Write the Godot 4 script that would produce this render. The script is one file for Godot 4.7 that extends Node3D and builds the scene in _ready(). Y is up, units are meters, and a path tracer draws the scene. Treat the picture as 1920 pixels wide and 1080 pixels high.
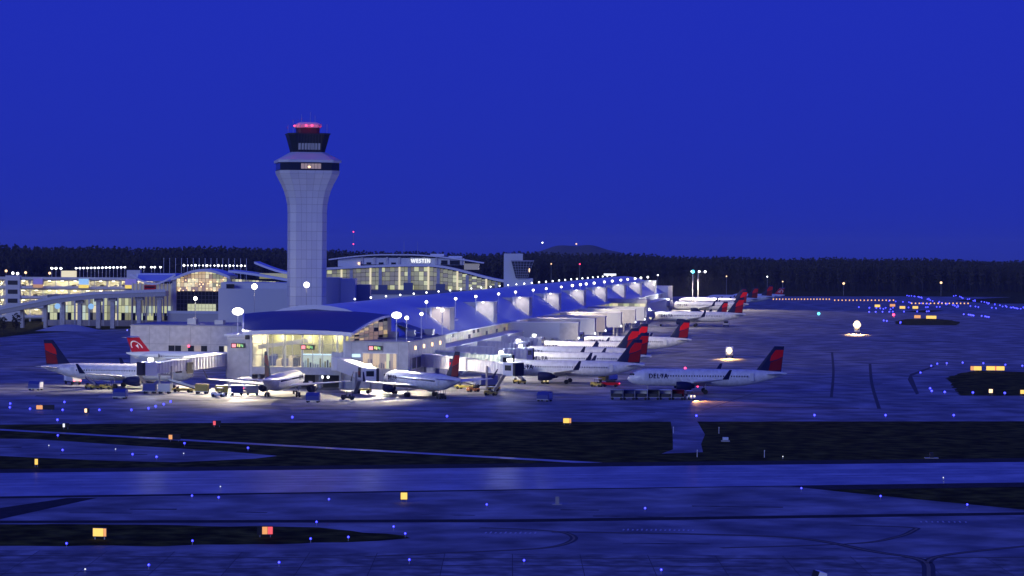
extends Node3D
# An airport at dusk seen from a high window: a long concourse with its aircraft stands, a control tower, a hotel, a car park and the taxiways in front.
# World: metres, y up, the viewer stands at (0, 34, 0) and looks along -z. The concourse has its own frame: w to its right, u along it, both from its near end.

var M := {}
var taken := {}
var unit := BoxMesh.new()
var rng := RandomNumberGenerator.new()
const TURN := -8.0
const ORIGIN := Vector3(-51.5, 0, -639)
var wheel_mesh: CylinderMesh
var bulb_mesh: SphereMesh
var pole_mesh: CylinderMesh

# ---------------------------------------------------------------- helpers
func lin(r, g, b) -> Color:
	return Color(r, g, b).linear_to_srgb()

func mat(key, r, g, b, rough := 0.6, metal := 0.0, spec := 0.5) -> StandardMaterial3D:
	var m := StandardMaterial3D.new()
	m.albedo_color = lin(r, g, b)
	m.roughness = rough
	m.metallic = metal
	m.metallic_specular = spec
	m.resource_name = key
	M[key] = m
	return m

func glow(key, r, g, b, strength) -> StandardMaterial3D:
	var m := mat(key, 0.3, 0.3, 0.3, 0.4)
	m.emission_enabled = true
	m.emission = lin(r, g, b)
	m.emission_energy_multiplier = strength
	return m

func noise_tex(sd, freq, octaves, lo, hi, size := 512) -> NoiseTexture2D:
	var n := FastNoiseLite.new()
	n.seed = sd
	n.noise_type = FastNoiseLite.TYPE_SIMPLEX_SMOOTH
	n.frequency = freq
	n.fractal_octaves = octaves
	var t := NoiseTexture2D.new()
	t.width = size
	t.height = size
	t.seamless = true
	t.noise = n
	var gr := Gradient.new()
	gr.set_color(0, Color(lo, lo, lo))
	gr.set_color(1, Color(hi, hi, hi))
	t.color_ramp = gr
	return t

func grain(key, tex, scale, rough_tex = null):
	var m: StandardMaterial3D = M[key]
	m.albedo_texture = tex
	m.uv1_triplanar = true
	m.uv1_world_triplanar = true
	m.uv1_scale = scale
	if rough_tex:
		m.roughness_texture = rough_tex

func numbered(called: String) -> String:
	if not taken.has(called):
		taken[called] = 0
		return called
	taken[called] += 1
	return "%s_%03d" % [called, taken[called]]

func tag(o, label, category, group := ""):
	o.set_meta("label", label)
	o.set_meta("category", category)
	if group != "":
		o.set_meta("group", group)
	return o

func thing(called, label, category, at := Vector3.ZERO, turn := 0.0, group := "") -> Node3D:
	var o := Node3D.new()
	o.name = numbered(called)
	add_child(o)
	o.position = at
	o.rotation.y = deg_to_rad(turn)
	return tag(o, label, category, group)

func copy_of(o, label, at, turn := 0.0, size := 1.0, group := "") -> Node3D:
	var c: Node3D = o.duplicate()
	c.name = numbered(String(o.name).split("_0")[0])
	add_child(c)
	c.position = at
	c.rotation = Vector3(0, deg_to_rad(turn), 0)
	c.scale = Vector3.ONE * size
	c.set_meta("label", label)
	if group != "":
		c.set_meta("group", group)
	return c

func part(parent, called, mesh, m, at := Vector3.ZERO, turn := Vector3.ZERO, size := Vector3.ONE) -> MeshInstance3D:
	var o := MeshInstance3D.new()
	o.name = called
	o.mesh = mesh
	o.material_override = M[m] if m is String else m
	parent.add_child(o, true)
	o.position = at
	o.rotation_degrees = turn
	o.scale = size
	return o

func bx(parent, called, at, size, m, turn := Vector3.ZERO) -> MeshInstance3D:
	return part(parent, called, unit, m, at, turn, size)

# a box from its two corners, less typing for buildings
func blk(parent, called, x0, x1, y0, y1, z0, z1, m) -> MeshInstance3D:
	return bx(parent, called, Vector3((x0 + x1) / 2.0, (y0 + y1) / 2.0, (z0 + z1) / 2.0), Vector3(absf(x1 - x0), absf(y1 - y0), absf(z1 - z0)), m)

func ground(called, mesh, m) -> MeshInstance3D:
	var o := part(self, numbered(called), mesh, m)
	o.set_meta("kind", "structure")
	return o

func st_new() -> SurfaceTool:
	var st := SurfaceTool.new()
	st.begin(Mesh.PRIMITIVE_TRIANGLES)
	return st

func done(st: SurfaceTool) -> ArrayMesh:
	st.generate_normals()
	return st.commit()

func quad(st: SurfaceTool, a, b, c, d, smooth := -1):
	for v in [a, b, c, a, c, d]:
		st.set_smooth_group(smooth)
		st.add_vertex(v)

# a solid with two polygon faces of equal corner count joined by sides
func hexa(st: SurfaceTool, f: Array, b: Array):
	var n := f.size()
	for i in range(1, n - 1):
		for v in [f[0], f[i], f[i + 1]]:
			st.set_smooth_group(-1)
			st.add_vertex(v)
		for v in [b[0], b[i + 1], b[i]]:
			st.set_smooth_group(-1)
			st.add_vertex(v)
	for i in n:
		var j := (i + 1) % n
		quad(st, f[i], b[i], b[j], f[j])

func box_in(st: SurfaceTool, c: Vector3, s: Vector3, b := Basis()):
	var h := s / 2.0
	var f := []
	var r := []
	for p in [Vector2(-1, -1), Vector2(-1, 1), Vector2(1, 1), Vector2(1, -1)]:
		f.append(c + b * Vector3(p.x * h.x, p.y * h.y, h.z))
		r.append(c + b * Vector3(p.x * h.x, p.y * h.y, -h.z))
	hexa(st, f, r)

func loft(rings: Array, smooth := 0, cap := true) -> ArrayMesh:
	var st := st_new()
	for k in rings.size() - 1:
		var a: Array = rings[k]
		var b: Array = rings[k + 1]
		for i in a.size():
			var j := (i + 1) % a.size()
			quad(st, a[i], a[j], b[j], b[i], smooth)
	if cap:
		for e in [[rings[0], false], [rings[-1], true]]:
			var rg: Array = e[0]
			for i in range(1, rg.size() - 1):
				for v in ([rg[0], rg[i], rg[i + 1]] if e[1] else [rg[0], rg[i + 1], rg[i]]):
					st.set_smooth_group(-1)
					st.add_vertex(v)
	return done(st)

func ring(c: Vector3, rx: float, ry: float, n := 20) -> Array:
	var out := []
	for i in n:
		var t := TAU * i / n
		out.append(c + Vector3(cos(t) * rx, sin(t) * ry, 0))
	return out

func slab(pts: Array, y: float) -> ArrayMesh:
	var poly := PackedVector2Array()
	for p in pts:
		poly.append(Vector2(p[0], p[1]))
	var idx := Geometry2D.triangulate_polygon(poly)
	var st := st_new()
	for k in range(0, idx.size(), 3):
		var t := [poly[idx[k]], poly[idx[k + 1]], poly[idx[k + 2]]]
		if (t[1] - t[0]).cross(t[2] - t[0]) < 0:
			t.reverse()
		for v in t:
			st.set_smooth_group(-1)
			st.add_vertex(Vector3(v.x, y, v.y))
	return done(st)

# the same outline with more points, strayed a little to and fro as turf edges do
func ragged(pts: Array, step: float, stray: float) -> Array:
	var r := RandomNumberGenerator.new()
	r.seed = 5 + pts.size()
	var out := []
	for i in pts.size():
		var a := Vector2(pts[i][0], pts[i][1])
		var b := Vector2(pts[(i + 1) % pts.size()][0], pts[(i + 1) % pts.size()][1])
		var n := clampi(int((b - a).length() / step), 1, 60)
		for k in n:
			var p := a.lerp(b, float(k) / n) + Vector2(r.randf_range(-stray, stray), r.randf_range(-stray, stray))
			out.append([p.x, p.y])
	return out

# a flat painted or sealed line of the given width along points on the ground
func ribbon(pts: Array, width: float, y: float) -> ArrayMesh:
	var c := Curve3D.new()
	for i in pts.size():
		var p := Vector3(pts[i][0], 0, pts[i][1])
		var a := Vector3(pts[maxi(i - 1, 0)][0], 0, pts[maxi(i - 1, 0)][1])
		var b := Vector3(pts[mini(i + 1, pts.size() - 1)][0], 0, pts[mini(i + 1, pts.size() - 1)][1])
		var t := (b - a) / 6.0
		c.add_point(p, -t, t)
	var st := st_new()
	var n := pts.size() * 8
	var last := []
	for i in n + 1:
		var o: float = c.get_baked_length() * i / n
		var p := c.sample_baked(o, true)
		var q := c.sample_baked(minf(o + 0.3, c.get_baked_length()), true) - c.sample_baked(maxf(o - 0.3, 0), true)
		var s := Vector3(-q.z, 0, q.x).normalized() * width / 2.0
		var now := [p + s + Vector3(0, y, 0), p - s + Vector3(0, y, 0)]
		if last:
			quad(st, last[0], now[0], now[1], last[1])
		last = now
	return done(st)

func at_stand(w, u, y := 0.0) -> Vector3:
	var t := deg_to_rad(-TURN)
	return ORIGIN + Vector3(cos(t), 0, sin(t)) * w + Vector3(sin(t), 0, -cos(t)) * u + Vector3(0, y, 0)

func spot(parent, at, towards, energy, angle := 62.0, color := Color(1.0, 0.93, 0.82), soft := 0.4):
	var l := SpotLight3D.new()
	l.name = "lamp_beam"
	parent.add_child(l, true)
	l.look_at_from_position(parent.global_transform * at, parent.global_transform * towards, Vector3(0.1, 0.99, 0.05))
	l.light_energy = energy
	l.spot_angle = angle
	l.spot_angle_attenuation = 0.7
	l.light_color = color
	l.light_size = soft
	l.spot_range = 300.0
	l.spot_attenuation = 2.0
	l.shadow_enabled = true

func omni(parent, at, energy, color := Color(1.0, 0.93, 0.82), soft := 0.3):
	var l := OmniLight3D.new()
	l.name = "lamp_glow"
	parent.add_child(l, true)
	l.position = at
	l.light_energy = energy
	l.light_color = color
	l.light_size = soft
	l.omni_range = 150.0
	l.omni_attenuation = 2.0
	l.shadow_enabled = true

# ---------------------------------------------------------------- camera, sky, light
func set_up_view():
	var cam := Camera3D.new()
	cam.name = "camera"
	add_child(cam)
	cam.position = Vector3(0, 34, 0)
	cam.basis = Basis(Vector3.RIGHT, -atan(75.0 / 5000.0)) * Basis(Vector3.BACK, deg_to_rad(0.4))
	cam.fov = rad_to_deg(2.0 * atan(540.0 / 5000.0))
	cam.near = 1.0
	cam.far = 20000.0
	cam.current = true
	var e := Environment.new()
	e.background_mode = Environment.BG_SKY
	var sm := ProceduralSkyMaterial.new()
	sm.sky_top_color = Color8(31, 46, 188)
	sm.sky_horizon_color = Color8(31, 46, 163)
	sm.sky_curve = 0.05
	sm.ground_bottom_color = Color8(20, 26, 70)
	sm.ground_horizon_color = Color8(31, 46, 163)
	sm.use_debanding = true
	var sky := Sky.new()
	sky.sky_material = sm
	e.sky = sky
	e.tonemap_mode = Environment.TONE_MAPPER_LINEAR
	e.tonemap_exposure = 1.0
	e.fog_enabled = true
	e.fog_density = 0.00004
	e.fog_light_color = Color(0.86, 0.88, 1.0)
	e.sdfgi_enabled = true
	e.ssao_enabled = true
	e.ssil_enabled = true
	var we := WorldEnvironment.new()
	we.name = "dusk"
	we.environment = e
	add_child(we)
	# the afterglow low behind the viewer's left shoulder
	var sun := DirectionalLight3D.new()
	sun.name = "afterglow"
	add_child(sun)
	sun.look_at_from_position(Vector3(-60, 22, 80), Vector3.ZERO)
	sun.light_energy = 0.28
	sun.light_color = Color(0.78, 0.85, 1.0)
	sun.light_angular_distance = 25.0
	sun.shadow_enabled = true
	sun.sky_mode = DirectionalLight3D.SKY_MODE_LIGHT_ONLY

func make_materials():
	mat("grass", 0.14, 0.14, 0.024, 1.0, 0.0, 0.1)
	grain("grass", noise_tex(3, 0.02, 6, 0.25, 1.0), Vector3.ONE / 55.0)
	mat("concrete", 0.46, 0.455, 0.44, 0.8, 0.0, 0.45)
	grain("concrete", noise_tex(5, 0.012, 6, 0.45, 1.0), Vector3.ONE / 80.0, noise_tex(8, 0.01, 4, 0.7, 1.0))
	mat("runway", 0.55, 0.55, 0.55, 0.36)
	grain("runway", noise_tex(6, 0.012, 6, 0.6, 1.0), Vector3.ONE / 60.0)
	mat("asphalt", 0.05, 0.05, 0.05, 0.9, 0.0, 0.2)
	grain("asphalt", noise_tex(7, 0.03, 5, 0.7, 1.0), Vector3.ONE / 30.0)
	mat("sealant", 0.035, 0.035, 0.038, 0.8)
	mat("slab_a", 0.42, 0.415, 0.4, 0.8, 0.0, 0.45)
	mat("slab_b", 0.47, 0.465, 0.45, 0.78, 0.0, 0.45)
	mat("slab_c", 0.36, 0.355, 0.34, 0.82, 0.0, 0.45)
	for k in ["slab_a", "slab_b", "slab_c"]:
		grain(k, M.concrete.albedo_texture, Vector3.ONE / 26.0)
	mat("patch_dark", 0.22, 0.22, 0.22, 0.85, 0.0, 0.4)
	mat("patch_pale", 0.38, 0.38, 0.37, 0.8, 0.0, 0.45)
	for k in ["patch_dark", "patch_pale"]:
		grain(k, M.concrete.albedo_texture, Vector3.ONE / 20.0)
	mat("rubber", 0.4, 0.4, 0.41, 0.45)
	grain("rubber", noise_tex(21, 0.03, 5, 0.6, 1.0, 256), Vector3.ONE / 18.0)
	mat("yellow_paint", 0.22, 0.17, 0.06, 0.6)
	mat("worn_paint", 0.6, 0.58, 0.6, 0.7)
	mat("white_paint", 0.7, 0.7, 0.7, 0.5)
	mat("panel", 0.57, 0.59, 0.61, 0.5)
	mat("panel_b", 0.54, 0.56, 0.59, 0.5)
	mat("panel_c", 0.6, 0.62, 0.63, 0.5)
	mat("wall", 0.6, 0.59, 0.58, 0.6)
	grain("wall", noise_tex(11, 0.02, 4, 0.85, 1.0, 256), Vector3.ONE / 12.0)
	mat("pale_wall", 0.7, 0.69, 0.66, 0.6)
	mat("warm_wall", 0.52, 0.47, 0.43, 0.6)
	mat("hall_wall", 0.16, 0.17, 0.1, 0.7)
	mat("cement", 0.42, 0.42, 0.41, 0.7)
	mat("joint", 0.26, 0.26, 0.28, 0.8)
	mat("roof_metal", 0.7, 0.74, 0.84, 0.68, 0.85)
	mat("roof_metal_b", 0.66, 0.7, 0.82, 0.66, 0.85)
	mat("roof_dark", 0.13, 0.15, 0.26, 0.5, 0.5)
	mat("trim", 0.75, 0.75, 0.76, 0.4)
	mat("dark", 0.02, 0.02, 0.024, 0.5)
	mat("dark_glass", 0.02, 0.025, 0.03, 0.12)
	mat("steel", 0.4, 0.4, 0.42, 0.4, 0.6)
	mat("tyre", 0.015, 0.015, 0.015, 0.8)
	mat("hull", 0.78, 0.79, 0.81, 0.25)
	grain("hull", noise_tex(15, 0.03, 4, 0.82, 1.0, 256), Vector3.ONE / 9.0)
	mat("hull_blue", 0.6, 0.68, 0.74, 0.25)
	mat("navy", 0.008, 0.012, 0.06, 0.5, 0.0, 0.25)
	mat("red", 0.62, 0.008, 0.014, 0.5, 0.0, 0.25)
	mat("maroon", 0.2, 0.005, 0.012, 0.5, 0.0, 0.25)
	mat("nw_red", 0.42, 0.01, 0.03, 0.5, 0.0, 0.25)
	mat("white", 0.8, 0.8, 0.8, 0.4)
	mat("bridge", 0.66, 0.66, 0.67, 0.45)
	mat("bridge_teal", 0.55, 0.68, 0.64, 0.45)
	mat("blue_box", 0.035, 0.05, 0.25, 0.5)
	mat("yellow_box", 0.45, 0.36, 0.06, 0.5)
	mat("orange_box", 0.5, 0.17, 0.04, 0.5)
	mat("leaf", 0.06, 0.058, 0.045, 0.95, 0.0, 0.1)
	mat("hill", 0.12, 0.12, 0.1, 0.95)
	var gl := mat("glass", 0.85, 0.95, 0.9, 0.05)
	gl.albedo_color.a = 0.12
	gl.transparency = BaseMaterial3D.TRANSPARENCY_ALPHA
	glow("flood", 1.0, 0.95, 0.84, 6.0)
	glow("lamp", 0.95, 0.97, 1.0, 5.0)
	glow("warm_lamp", 1.0, 0.62, 0.3, 2.2)
	glow("headlight", 1.0, 0.76, 0.42, 2.6)
	glow("amber_head", 1.0, 0.62, 0.28, 0.75)
	glow("blue_light", 0.03, 0.03, 1.0, 2.2)
	glow("blue_core", 0.2, 0.2, 1.0, 3.0)
	glow("green_light", 0.1, 0.7, 0.9, 3.0)
	glow("red_light", 1.0, 0.04, 0.12, 5.0)
	glow("orange_light", 1.0, 0.5, 0.12, 1.6)
	glow("sign_yellow", 1.0, 0.62, 0.03, 1.2)
	glow("sign_amber", 1.0, 0.4, 0.02, 0.9)
	glow("sign_red", 1.0, 0.08, 0.03, 1.0)
	glow("sign_white", 0.95, 0.98, 1.0, 1.1)
	glow("led_red", 1.0, 0.22, 0.22, 1.6)
	glow("led_yellow", 0.75, 0.75, 0.05, 1.0)
	glow("led_green", 0.2, 0.75, 0.12, 0.8)
	glow("ceiling_lamp", 1.0, 0.93, 0.68, 5.0)
	glow("garage_lamp", 1.0, 0.93, 0.72, 8.0)
	glow("win_cream", 1.0, 0.88, 0.5, 0.78)
	glow("win_gold", 1.0, 0.7, 0.3, 0.55)
	glow("win_amber", 0.9, 0.55, 0.25, 0.26)
	glow("win_dim", 0.55, 0.5, 0.28, 0.2)
	glow("win_olive", 0.62, 0.62, 0.22, 0.3)
	glow("win_lime", 0.85, 0.88, 0.42, 0.6)
	glow("win_pale", 0.8, 0.95, 0.72, 0.62)
	glow("win_tower", 0.25, 0.32, 0.6, 0.12)
	glow("win_tan", 0.75, 0.5, 0.3, 0.28)
	glow("win_cool", 0.6, 0.85, 1.0, 1.2)
	glow("banner_violet", 0.2, 0.15, 0.75, 0.45)
	glow("banner_orange", 0.8, 0.38, 0.05, 0.55)
	glow("banner_blue", 0.3, 0.6, 1.0, 0.8)
	glow("banner_yellow", 1.0, 0.72, 0.02, 0.9)

# ---------------------------------------------------------------- ground
func make_ground():
	ground("ground", slab([[-9000, 400], [9000, 400], [9000, -9000], [-9000, -9000]], 0.0), "grass")
	var ap := ground("apron", slab(ragged([[-900, -415], [-102, -501], [-57, -511.8], [0, -521], [103, -533.7], [110, -534.4], [900, -630], [900, -1950], [300, -1990], [-900, -1500]], 3.0, 0.45), 0.02), "concrete")
	ap.name = "apron"
	ground("taxiway", slab([[-300, -475], [-95.1, -466.5], [-83.8, -466.3], [-64, -451.8], [-47.5, -441.4], [-37.9, -432.1], [-40.8, -426.4], [-52.5, -417.9], [-63.7, -420.1], [-76.5, -425.4], [-87.8, -430.9], [-300, -440]], 0.02), "concrete")
	ground("road", slab([[-303, -620], [-100.9, -495.1], [0.2, -432.2], [40, -407.4], [40, -403], [0.2, -428.7], [-99.8, -490.8], [-303, -616]], 0.026), "runway")
	ground("road", slab([[31.5, -526], [36.8, -527], [35.6, -488.9], [33.2, -465], [32.2, -446.4], [25, -442.3], [27.5, -452], [28.6, -470.7], [30, -495]], 0.024), "concrete")
	ground("runway_shoulder", slab([[-600, -292], [-80.4, -402], [0, -420], [88.3, -439], [900, -612], [900, -560], [80.5, -386], [-73, -351], [-600, -230]], 0.03), "asphalt")
	ground("runway", slab([[-600, -281], [-80.4, -394.8], [88.3, -431.2], [900, -606], [900, -567], [80.5, -393.2], [-73, -358.1], [-600, -240]], 0.036), "runway")
	ground("taxiway", slab([[-500, -250], [-72.3, -355.1], [0.2, -373.2], [40.1, -383], [48, -372.8], [71, -346.6], [400, -120], [400, 60], [-500, 60]], 0.034), "concrete")
	ground("grass_island", slab(ragged([[-500, -323.6], [-65.8, -323.3], [-42.6, -323.6], [-23, -321.8], [-13, -314], [-11.6, -310.7], [-15, -307.5], [-19.4, -305.7], [-39.6, -301.2], [-60.4, -299.8], [-500, -299.6]], 2.5, 0.6), 0.042), "grass")
	ground("grass_island", slab(ragged([[116.5, -713], [126, -745], [132.3, -758.9], [145.2, -751], [160, -709], [165, -629.7], [105.5, -626.6]], 2.5, 0.6), 0.03), "grass")
	ground("grass_island", slab(ragged([[178, -1235], [183.7, -1278.1], [196, -1325], [209.7, -1343.1], [216, -1310], [214.7, -1276.7], [204.1, -1221.3], [180.1, -1215.5]], 2.5, 0.6), 0.03), "grass")
	ground("grass_island", slab(ragged([[216.1, -1479.3], [235, -1525], [248, -1525.7], [229.6, -1471]], 2.5, 0.6), 0.03), "grass")
	ground("grass_island", slab(ragged([[306, -1843], [438, -2130], [900, -1900], [900, -1600], [358, -1738], [309, -1738]], 2.5, 0.6), 0.03), "grass")
	ground("grass_bank", slab([[-500, -800], [-190.3, -945], [-182.8, -1016], [-169.3, -1058], [-141.4, -1122], [-90, -1150], [-90, -1960], [-900, -1960]], 0.03), "grass")
	ground("asphalt_band", slab([[-300, -300], [-66.9, -327], [0.2, -333.5], [71.6, -348], [200, -392], [200, -386], [70.3, -344.3], [0.2, -329.8], [-65.7, -324.2], [-300, -295]], 0.04), "asphalt")
	ground("asphalt_band", slab([[-66.9, -327.5], [-63.1, -329], [-55.5, -358], [-59.4, -357.5], [-68.6, -336.8]], 0.044), "asphalt")
	ground("asphalt_band", slab([[104.5, -702.7], [109.6, -733.1], [124.8, -788.6], [124, -781.4], [108.8, -723.8], [97.1, -634.7], [95.7, -630]], 0.03), "sealant")
	# sealed joints and worn painted lines
	for l in [[[[107, -890], [90, -745], [74, -616]], 0.7], [[[107.6, -800], [92, -680], [79, -572]], 0.8], [[[62, -650], [40, -560]], 0.25], [[[-20, -590], [-90, -560]], 0.3]]:
		ground("sealed_joint", ribbon(l[0], l[1], 0.032), "sealant")
	for l in [[[[-3.7, -323.1], [2.8, -321.1], [6.6, -317.7], [7.4, -310.8], [5.1, -303.4], [0.2, -299.4], [-16, -292]], 0.5], [[[5, -319], [21.8, -317.5], [34.1, -313.7], [41.1, -300.3], [44.3, -295.3], [45.3, -289.4], [43.5, -276.2], [42, -262]], 0.75], [[[45.3, -289.4], [46.2, -293], [48, -296.6], [52.8, -301.6], [64.4, -311]], 0.6], [[[24, -303], [39.7, -308.4], [45.7, -315.6], [48.8, -322.9], [49.2, -327], [42, -329]], 0.5], [[[-60, -291], [0, -291], [60, -296]], 0.35], [[[-60, -273], [-10, -284], [28, -285]], 0.3]]:
		ground("line_border", ribbon(l[0], l[1] * 1.9, 0.048), "sealant")
		ground("line_marking", ribbon(l[0], l[1] * 0.55, 0.053), "yellow_paint")
	for l in [[[-70.8, -393.2], [-49.8, -397.2]], [[-60.3, -374.5], [-40, -378.9]], [[61.8, -420.5], [80, -424.6]], [[69.9, -402], [83.6, -405]], [[-20, -396.5], [30, -407]]]:
		ground("line_marking", ribbon(l, 0.5 if l[0][0] != -20 else 0.2, 0.042), "white_paint")
	for a in [[-62, -5, -571], [-2, 40, -566]]:
		ground("line_marking", ribbon([[a[0], a[2]], [(a[0] + a[1]) / 2.0, a[2] - 1.2], [a[1], a[2] - 3]], 0.25, 0.03), "white_paint")
	# faint rows of short painted bars on the near taxiway
	for a in [[-3.0, 2.9, -316.6, 11], [13.6, 22.0, -321.0, 16], [51.4, 57.0, -333.0, 9]]:
		for i in a[3]:
			var x: float = lerpf(a[0], a[1], float(i) / (a[3] - 1))
			ground("line_marking", ribbon([[x, a[2]], [x + 0.16, a[2] - 1.5 - 0.5 * float(i % 3 == 1)]], 0.2, 0.054), "worn_paint")
	# worn and repaired patches in the pavement
	for a in [[-46, -343, 6, 1.6], [-33, -340, 4, 1.2], [9, -346, 5, 1.5], [15, -338, 9, 1.8], [-8, -338, 7, 1.4], [30, -352, 12, 1.6], [22, -334, 6, 1.3], [36, -303, 7, 1.0], [18, -307, 10, 1.2], [-52, -338, 8, 1.4], [70, -600, 22, 5], [100, -590, 18, 4], [60, -575, 30, 3.5], [88, -680, 14, 7], [120, -680, 12, 6], [130, -860, 30, 9], [100, -960, 26, 12], [150, -1000, 30, 10], [-70, -585, 16, 4], [-100, -600, 14, 5], [-30, -555, 26, 3], [-110, -700, 30, 8], [-130, -800, 30, 10], [20, -553, 20, 2.6], [-88, -446, 12, 2.5], [-66, -432, 14, 2]]:
		var rot := rng.randf_range(-0.12, 0.12)
		var px := []
		for q in [[-1, -1], [1, -1], [1, 1], [-1, 1]]:
			var v := Vector2(q[0] * a[2] / 2.0, q[1] * a[3] / 2.0).rotated(rot)
			px.append([a[0] + v.x, a[1] + v.y])
		ground("pavement_patch", slab(px, 0.0365 if a[1] > -400 else 0.028), "patch_dark" if rng.randf() < 0.6 else "patch_pale")
	# rubber left by tyres along the runway
	for q in [[0.3, 1.1], [0.42, 0.8], [0.56, 1.3], [0.68, 0.7]]:
		ground("tyre_mark", ribbon([[-76, -394.8 + 36.0 * q[0]], [0, -411.2 + 36.5 * q[0]], [84, -430.2 + 37.0 * q[0]]], q[1], 0.0395), "rubber")
	# concrete slabs of the near taxiway
	var lane := Node3D.new()
	lane.name = "taxiway_slabs"
	lane.set_meta("kind", "structure")
	add_child(lane)
	var k := 0
	var sizes := Vector3(7.42, 0.05, 7.42)
	part(lane, "joint_bed", slab([[-75, -258], [90, -258], [90, -295.7], [-75, -295.7]], 0.0375), "sealant")
	for iz in 5:
		for ix in 22:
			var c := Vector3(-71 + ix * 7.5, 0.014, -262.0 - iz * 7.5)
			if k < 290:
				var s := bx(lane, "concrete_slab", c, sizes, ["slab_a", "slab_b", "slab_a", "slab_c"][rng.randi() % 4])
				s.position.y = 0.0155 + 0.001 * (rng.randi() % 3)
			k += 1
	# the low hill behind the woods, far off
	var hs := st_new()
	var n := 40
	for i in n:
		for j in 6:
			var p := []
			for e in [[0, 0], [1, 0], [1, 1], [0, 1]]:
				var a: float = float(i + e[0]) / n
				var b: float = float(j + e[1]) / 6.0
				var hgt := (sin(a * PI) ** 0.55) * 40.5 * sin(minf(b * 2.2, 1.0) * PI / 2.0) + 1.6 * sin(a * 23.0)
				p.append(Vector3(10 + 235 * a, maxf(hgt, -1.0), -5050 - 300 * b))
			quad(hs, p[0], p[3], p[2], p[1], 0)
	ground("hill", done(hs), "hill")

func make_woods():
	# one crown: leaf clumps spread through a volume, a short trunk below
	var st := st_new()
	var r := RandomNumberGenerator.new()
	r.seed = 12
	for i in 150:
		var d := Vector3(r.randfn(), r.randfn(), r.randfn()).normalized() * (r.randf() ** 0.4)
		var c := Vector3(d.x * 4.2, 14.5 + d.y * 8.5, d.z * 4.2)
		var b := Basis.from_euler(Vector3(r.randf() * TAU, r.randf() * TAU, r.randf() * TAU))
		var s := r.randf_range(0.5, 1.15)
		quad(st, c + b * Vector3(-s, -s, 0), c + b * Vector3(-s * 0.6, s, 0.2), c + b * Vector3(s, s * 0.8, 0), c + b * Vector3(s * 0.9, -s * 0.7, 0.2))
	box_in(st, Vector3(0, 5, 0), Vector3(0.5, 10, 0.5))
	var mm := MultiMesh.new()
	mm.transform_format = MultiMesh.TRANSFORM_3D
	mm.mesh = done(st)
	var rows := []
	for row in 8:
		for i in 560:
			var x := -640.0 + i * 2.4 + r.randf_range(-2, 2)
			var z := -2080.0 - row * 38.0 - 0.14 * (x + 500.0) + r.randf_range(-14, 14)
			var want := lerpf(35.5, 26.5, clampf((x + 450.0) / 900.0, 0.0, 1.0))
			var tall := want * (0.78 + 0.028 * row) / 23.0 * (r.randf_range(0.95, 1.02) + 0.035 * sin(x * 0.021) + 0.02 * sin(x * 0.067 + 1.0))
			rows.append(Transform3D(Basis.from_euler(Vector3(0, r.randf() * TAU, 0)).scaled(Vector3(tall * 0.62, tall, tall * 0.62)), Vector3(x, 0, z)))
	mm.instance_count = rows.size()
	for i in rows.size():
		mm.set_instance_transform(i, rows[i])
	var o := MultiMeshInstance3D.new()
	o.name = "woods"
	o.multimesh = mm
	o.material_override = M.leaf
	add_child(o)
	o.set_meta("kind", "stuff")
	tag(o, "dark belt of woods along the whole horizon behind the airport", "woods")
	# shrubs and trees on the bank by the approach road
	var one: ArrayMesh = mm.mesh
	for a in [[-206, -1010, 0.3], [-200, -1016, 0.34], [-194, -1018, 0.28], [-190, -1022, 0.34]]:
		var t := thing("tree", "dark low tree at far left below the approach road", "tree", Vector3(a[0], 0, a[1]), a[0], "dark low trees on the bank below the approach road")
		part(t, "crown", one, "leaf", Vector3.ZERO, Vector3.ZERO, Vector3(a[2] * 1.4, a[2], a[2] * 1.4))
		part(t, "trunk", pole_mesh, "joint", Vector3(0, 1.0, 0), Vector3.ZERO, Vector3(0.2, 2.0, 0.2))

# ---------------------------------------------------------------- aircraft
func airfoil(st: SurfaceTool, secs: Array):
	# sections: [leading edge point, chord, thickness, up vector]; chord runs along +z
	var rings := []
	for s in secs:
		var le: Vector3 = s[0]
		var c: float = s[1]
		var t: Vector3 = s[3] * s[2]
		rings.append([le, le + Vector3(0, 0, c * 0.12) + t * 0.42, le + Vector3(0, 0, c * 0.4) + t * 0.5, le + Vector3(0, 0, c), le + Vector3(0, 0, c * 0.4) - t * 0.5, le + Vector3(0, 0, c * 0.12) - t * 0.42])
	for k in rings.size() - 1:
		for i in 6:
			var j := (i + 1) % 6
			quad(st, rings[k][i], rings[k][j], rings[k + 1][j], rings[k + 1][i])
	for e in [rings[0], rings[-1]]:
		for i in range(1, 5):
			for v in [e[0], e[i], e[i + 1]]:
				st.set_smooth_group(-1)
				st.add_vertex(v)

func wing_mesh(secs) -> ArrayMesh:
	var st := st_new()
	airfoil(st, secs)
	return done(st)

func gear(parent, at: Vector3, r: float, top: float, pairs := 1):
	var g := part(parent, "landing_gear", pole_mesh, "steel", Vector3(at.x, (top + r) / 2.0, at.z), Vector3.ZERO, Vector3(0.22, top - r, 0.22))
	for s in [-1, 1]:
		for p in pairs:
			var wh := part(g, "wheel", wheel_mesh, "tyre")
			wh.transform = g.transform.affine_inverse() * Transform3D(Basis.from_euler(Vector3(0, 0, PI / 2)).scaled_local(Vector3(r, 0.38, r)), Vector3(at.x + s * 0.34, r, at.z + (p - (pairs - 1) / 2.0) * 2.1 * r))

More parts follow.
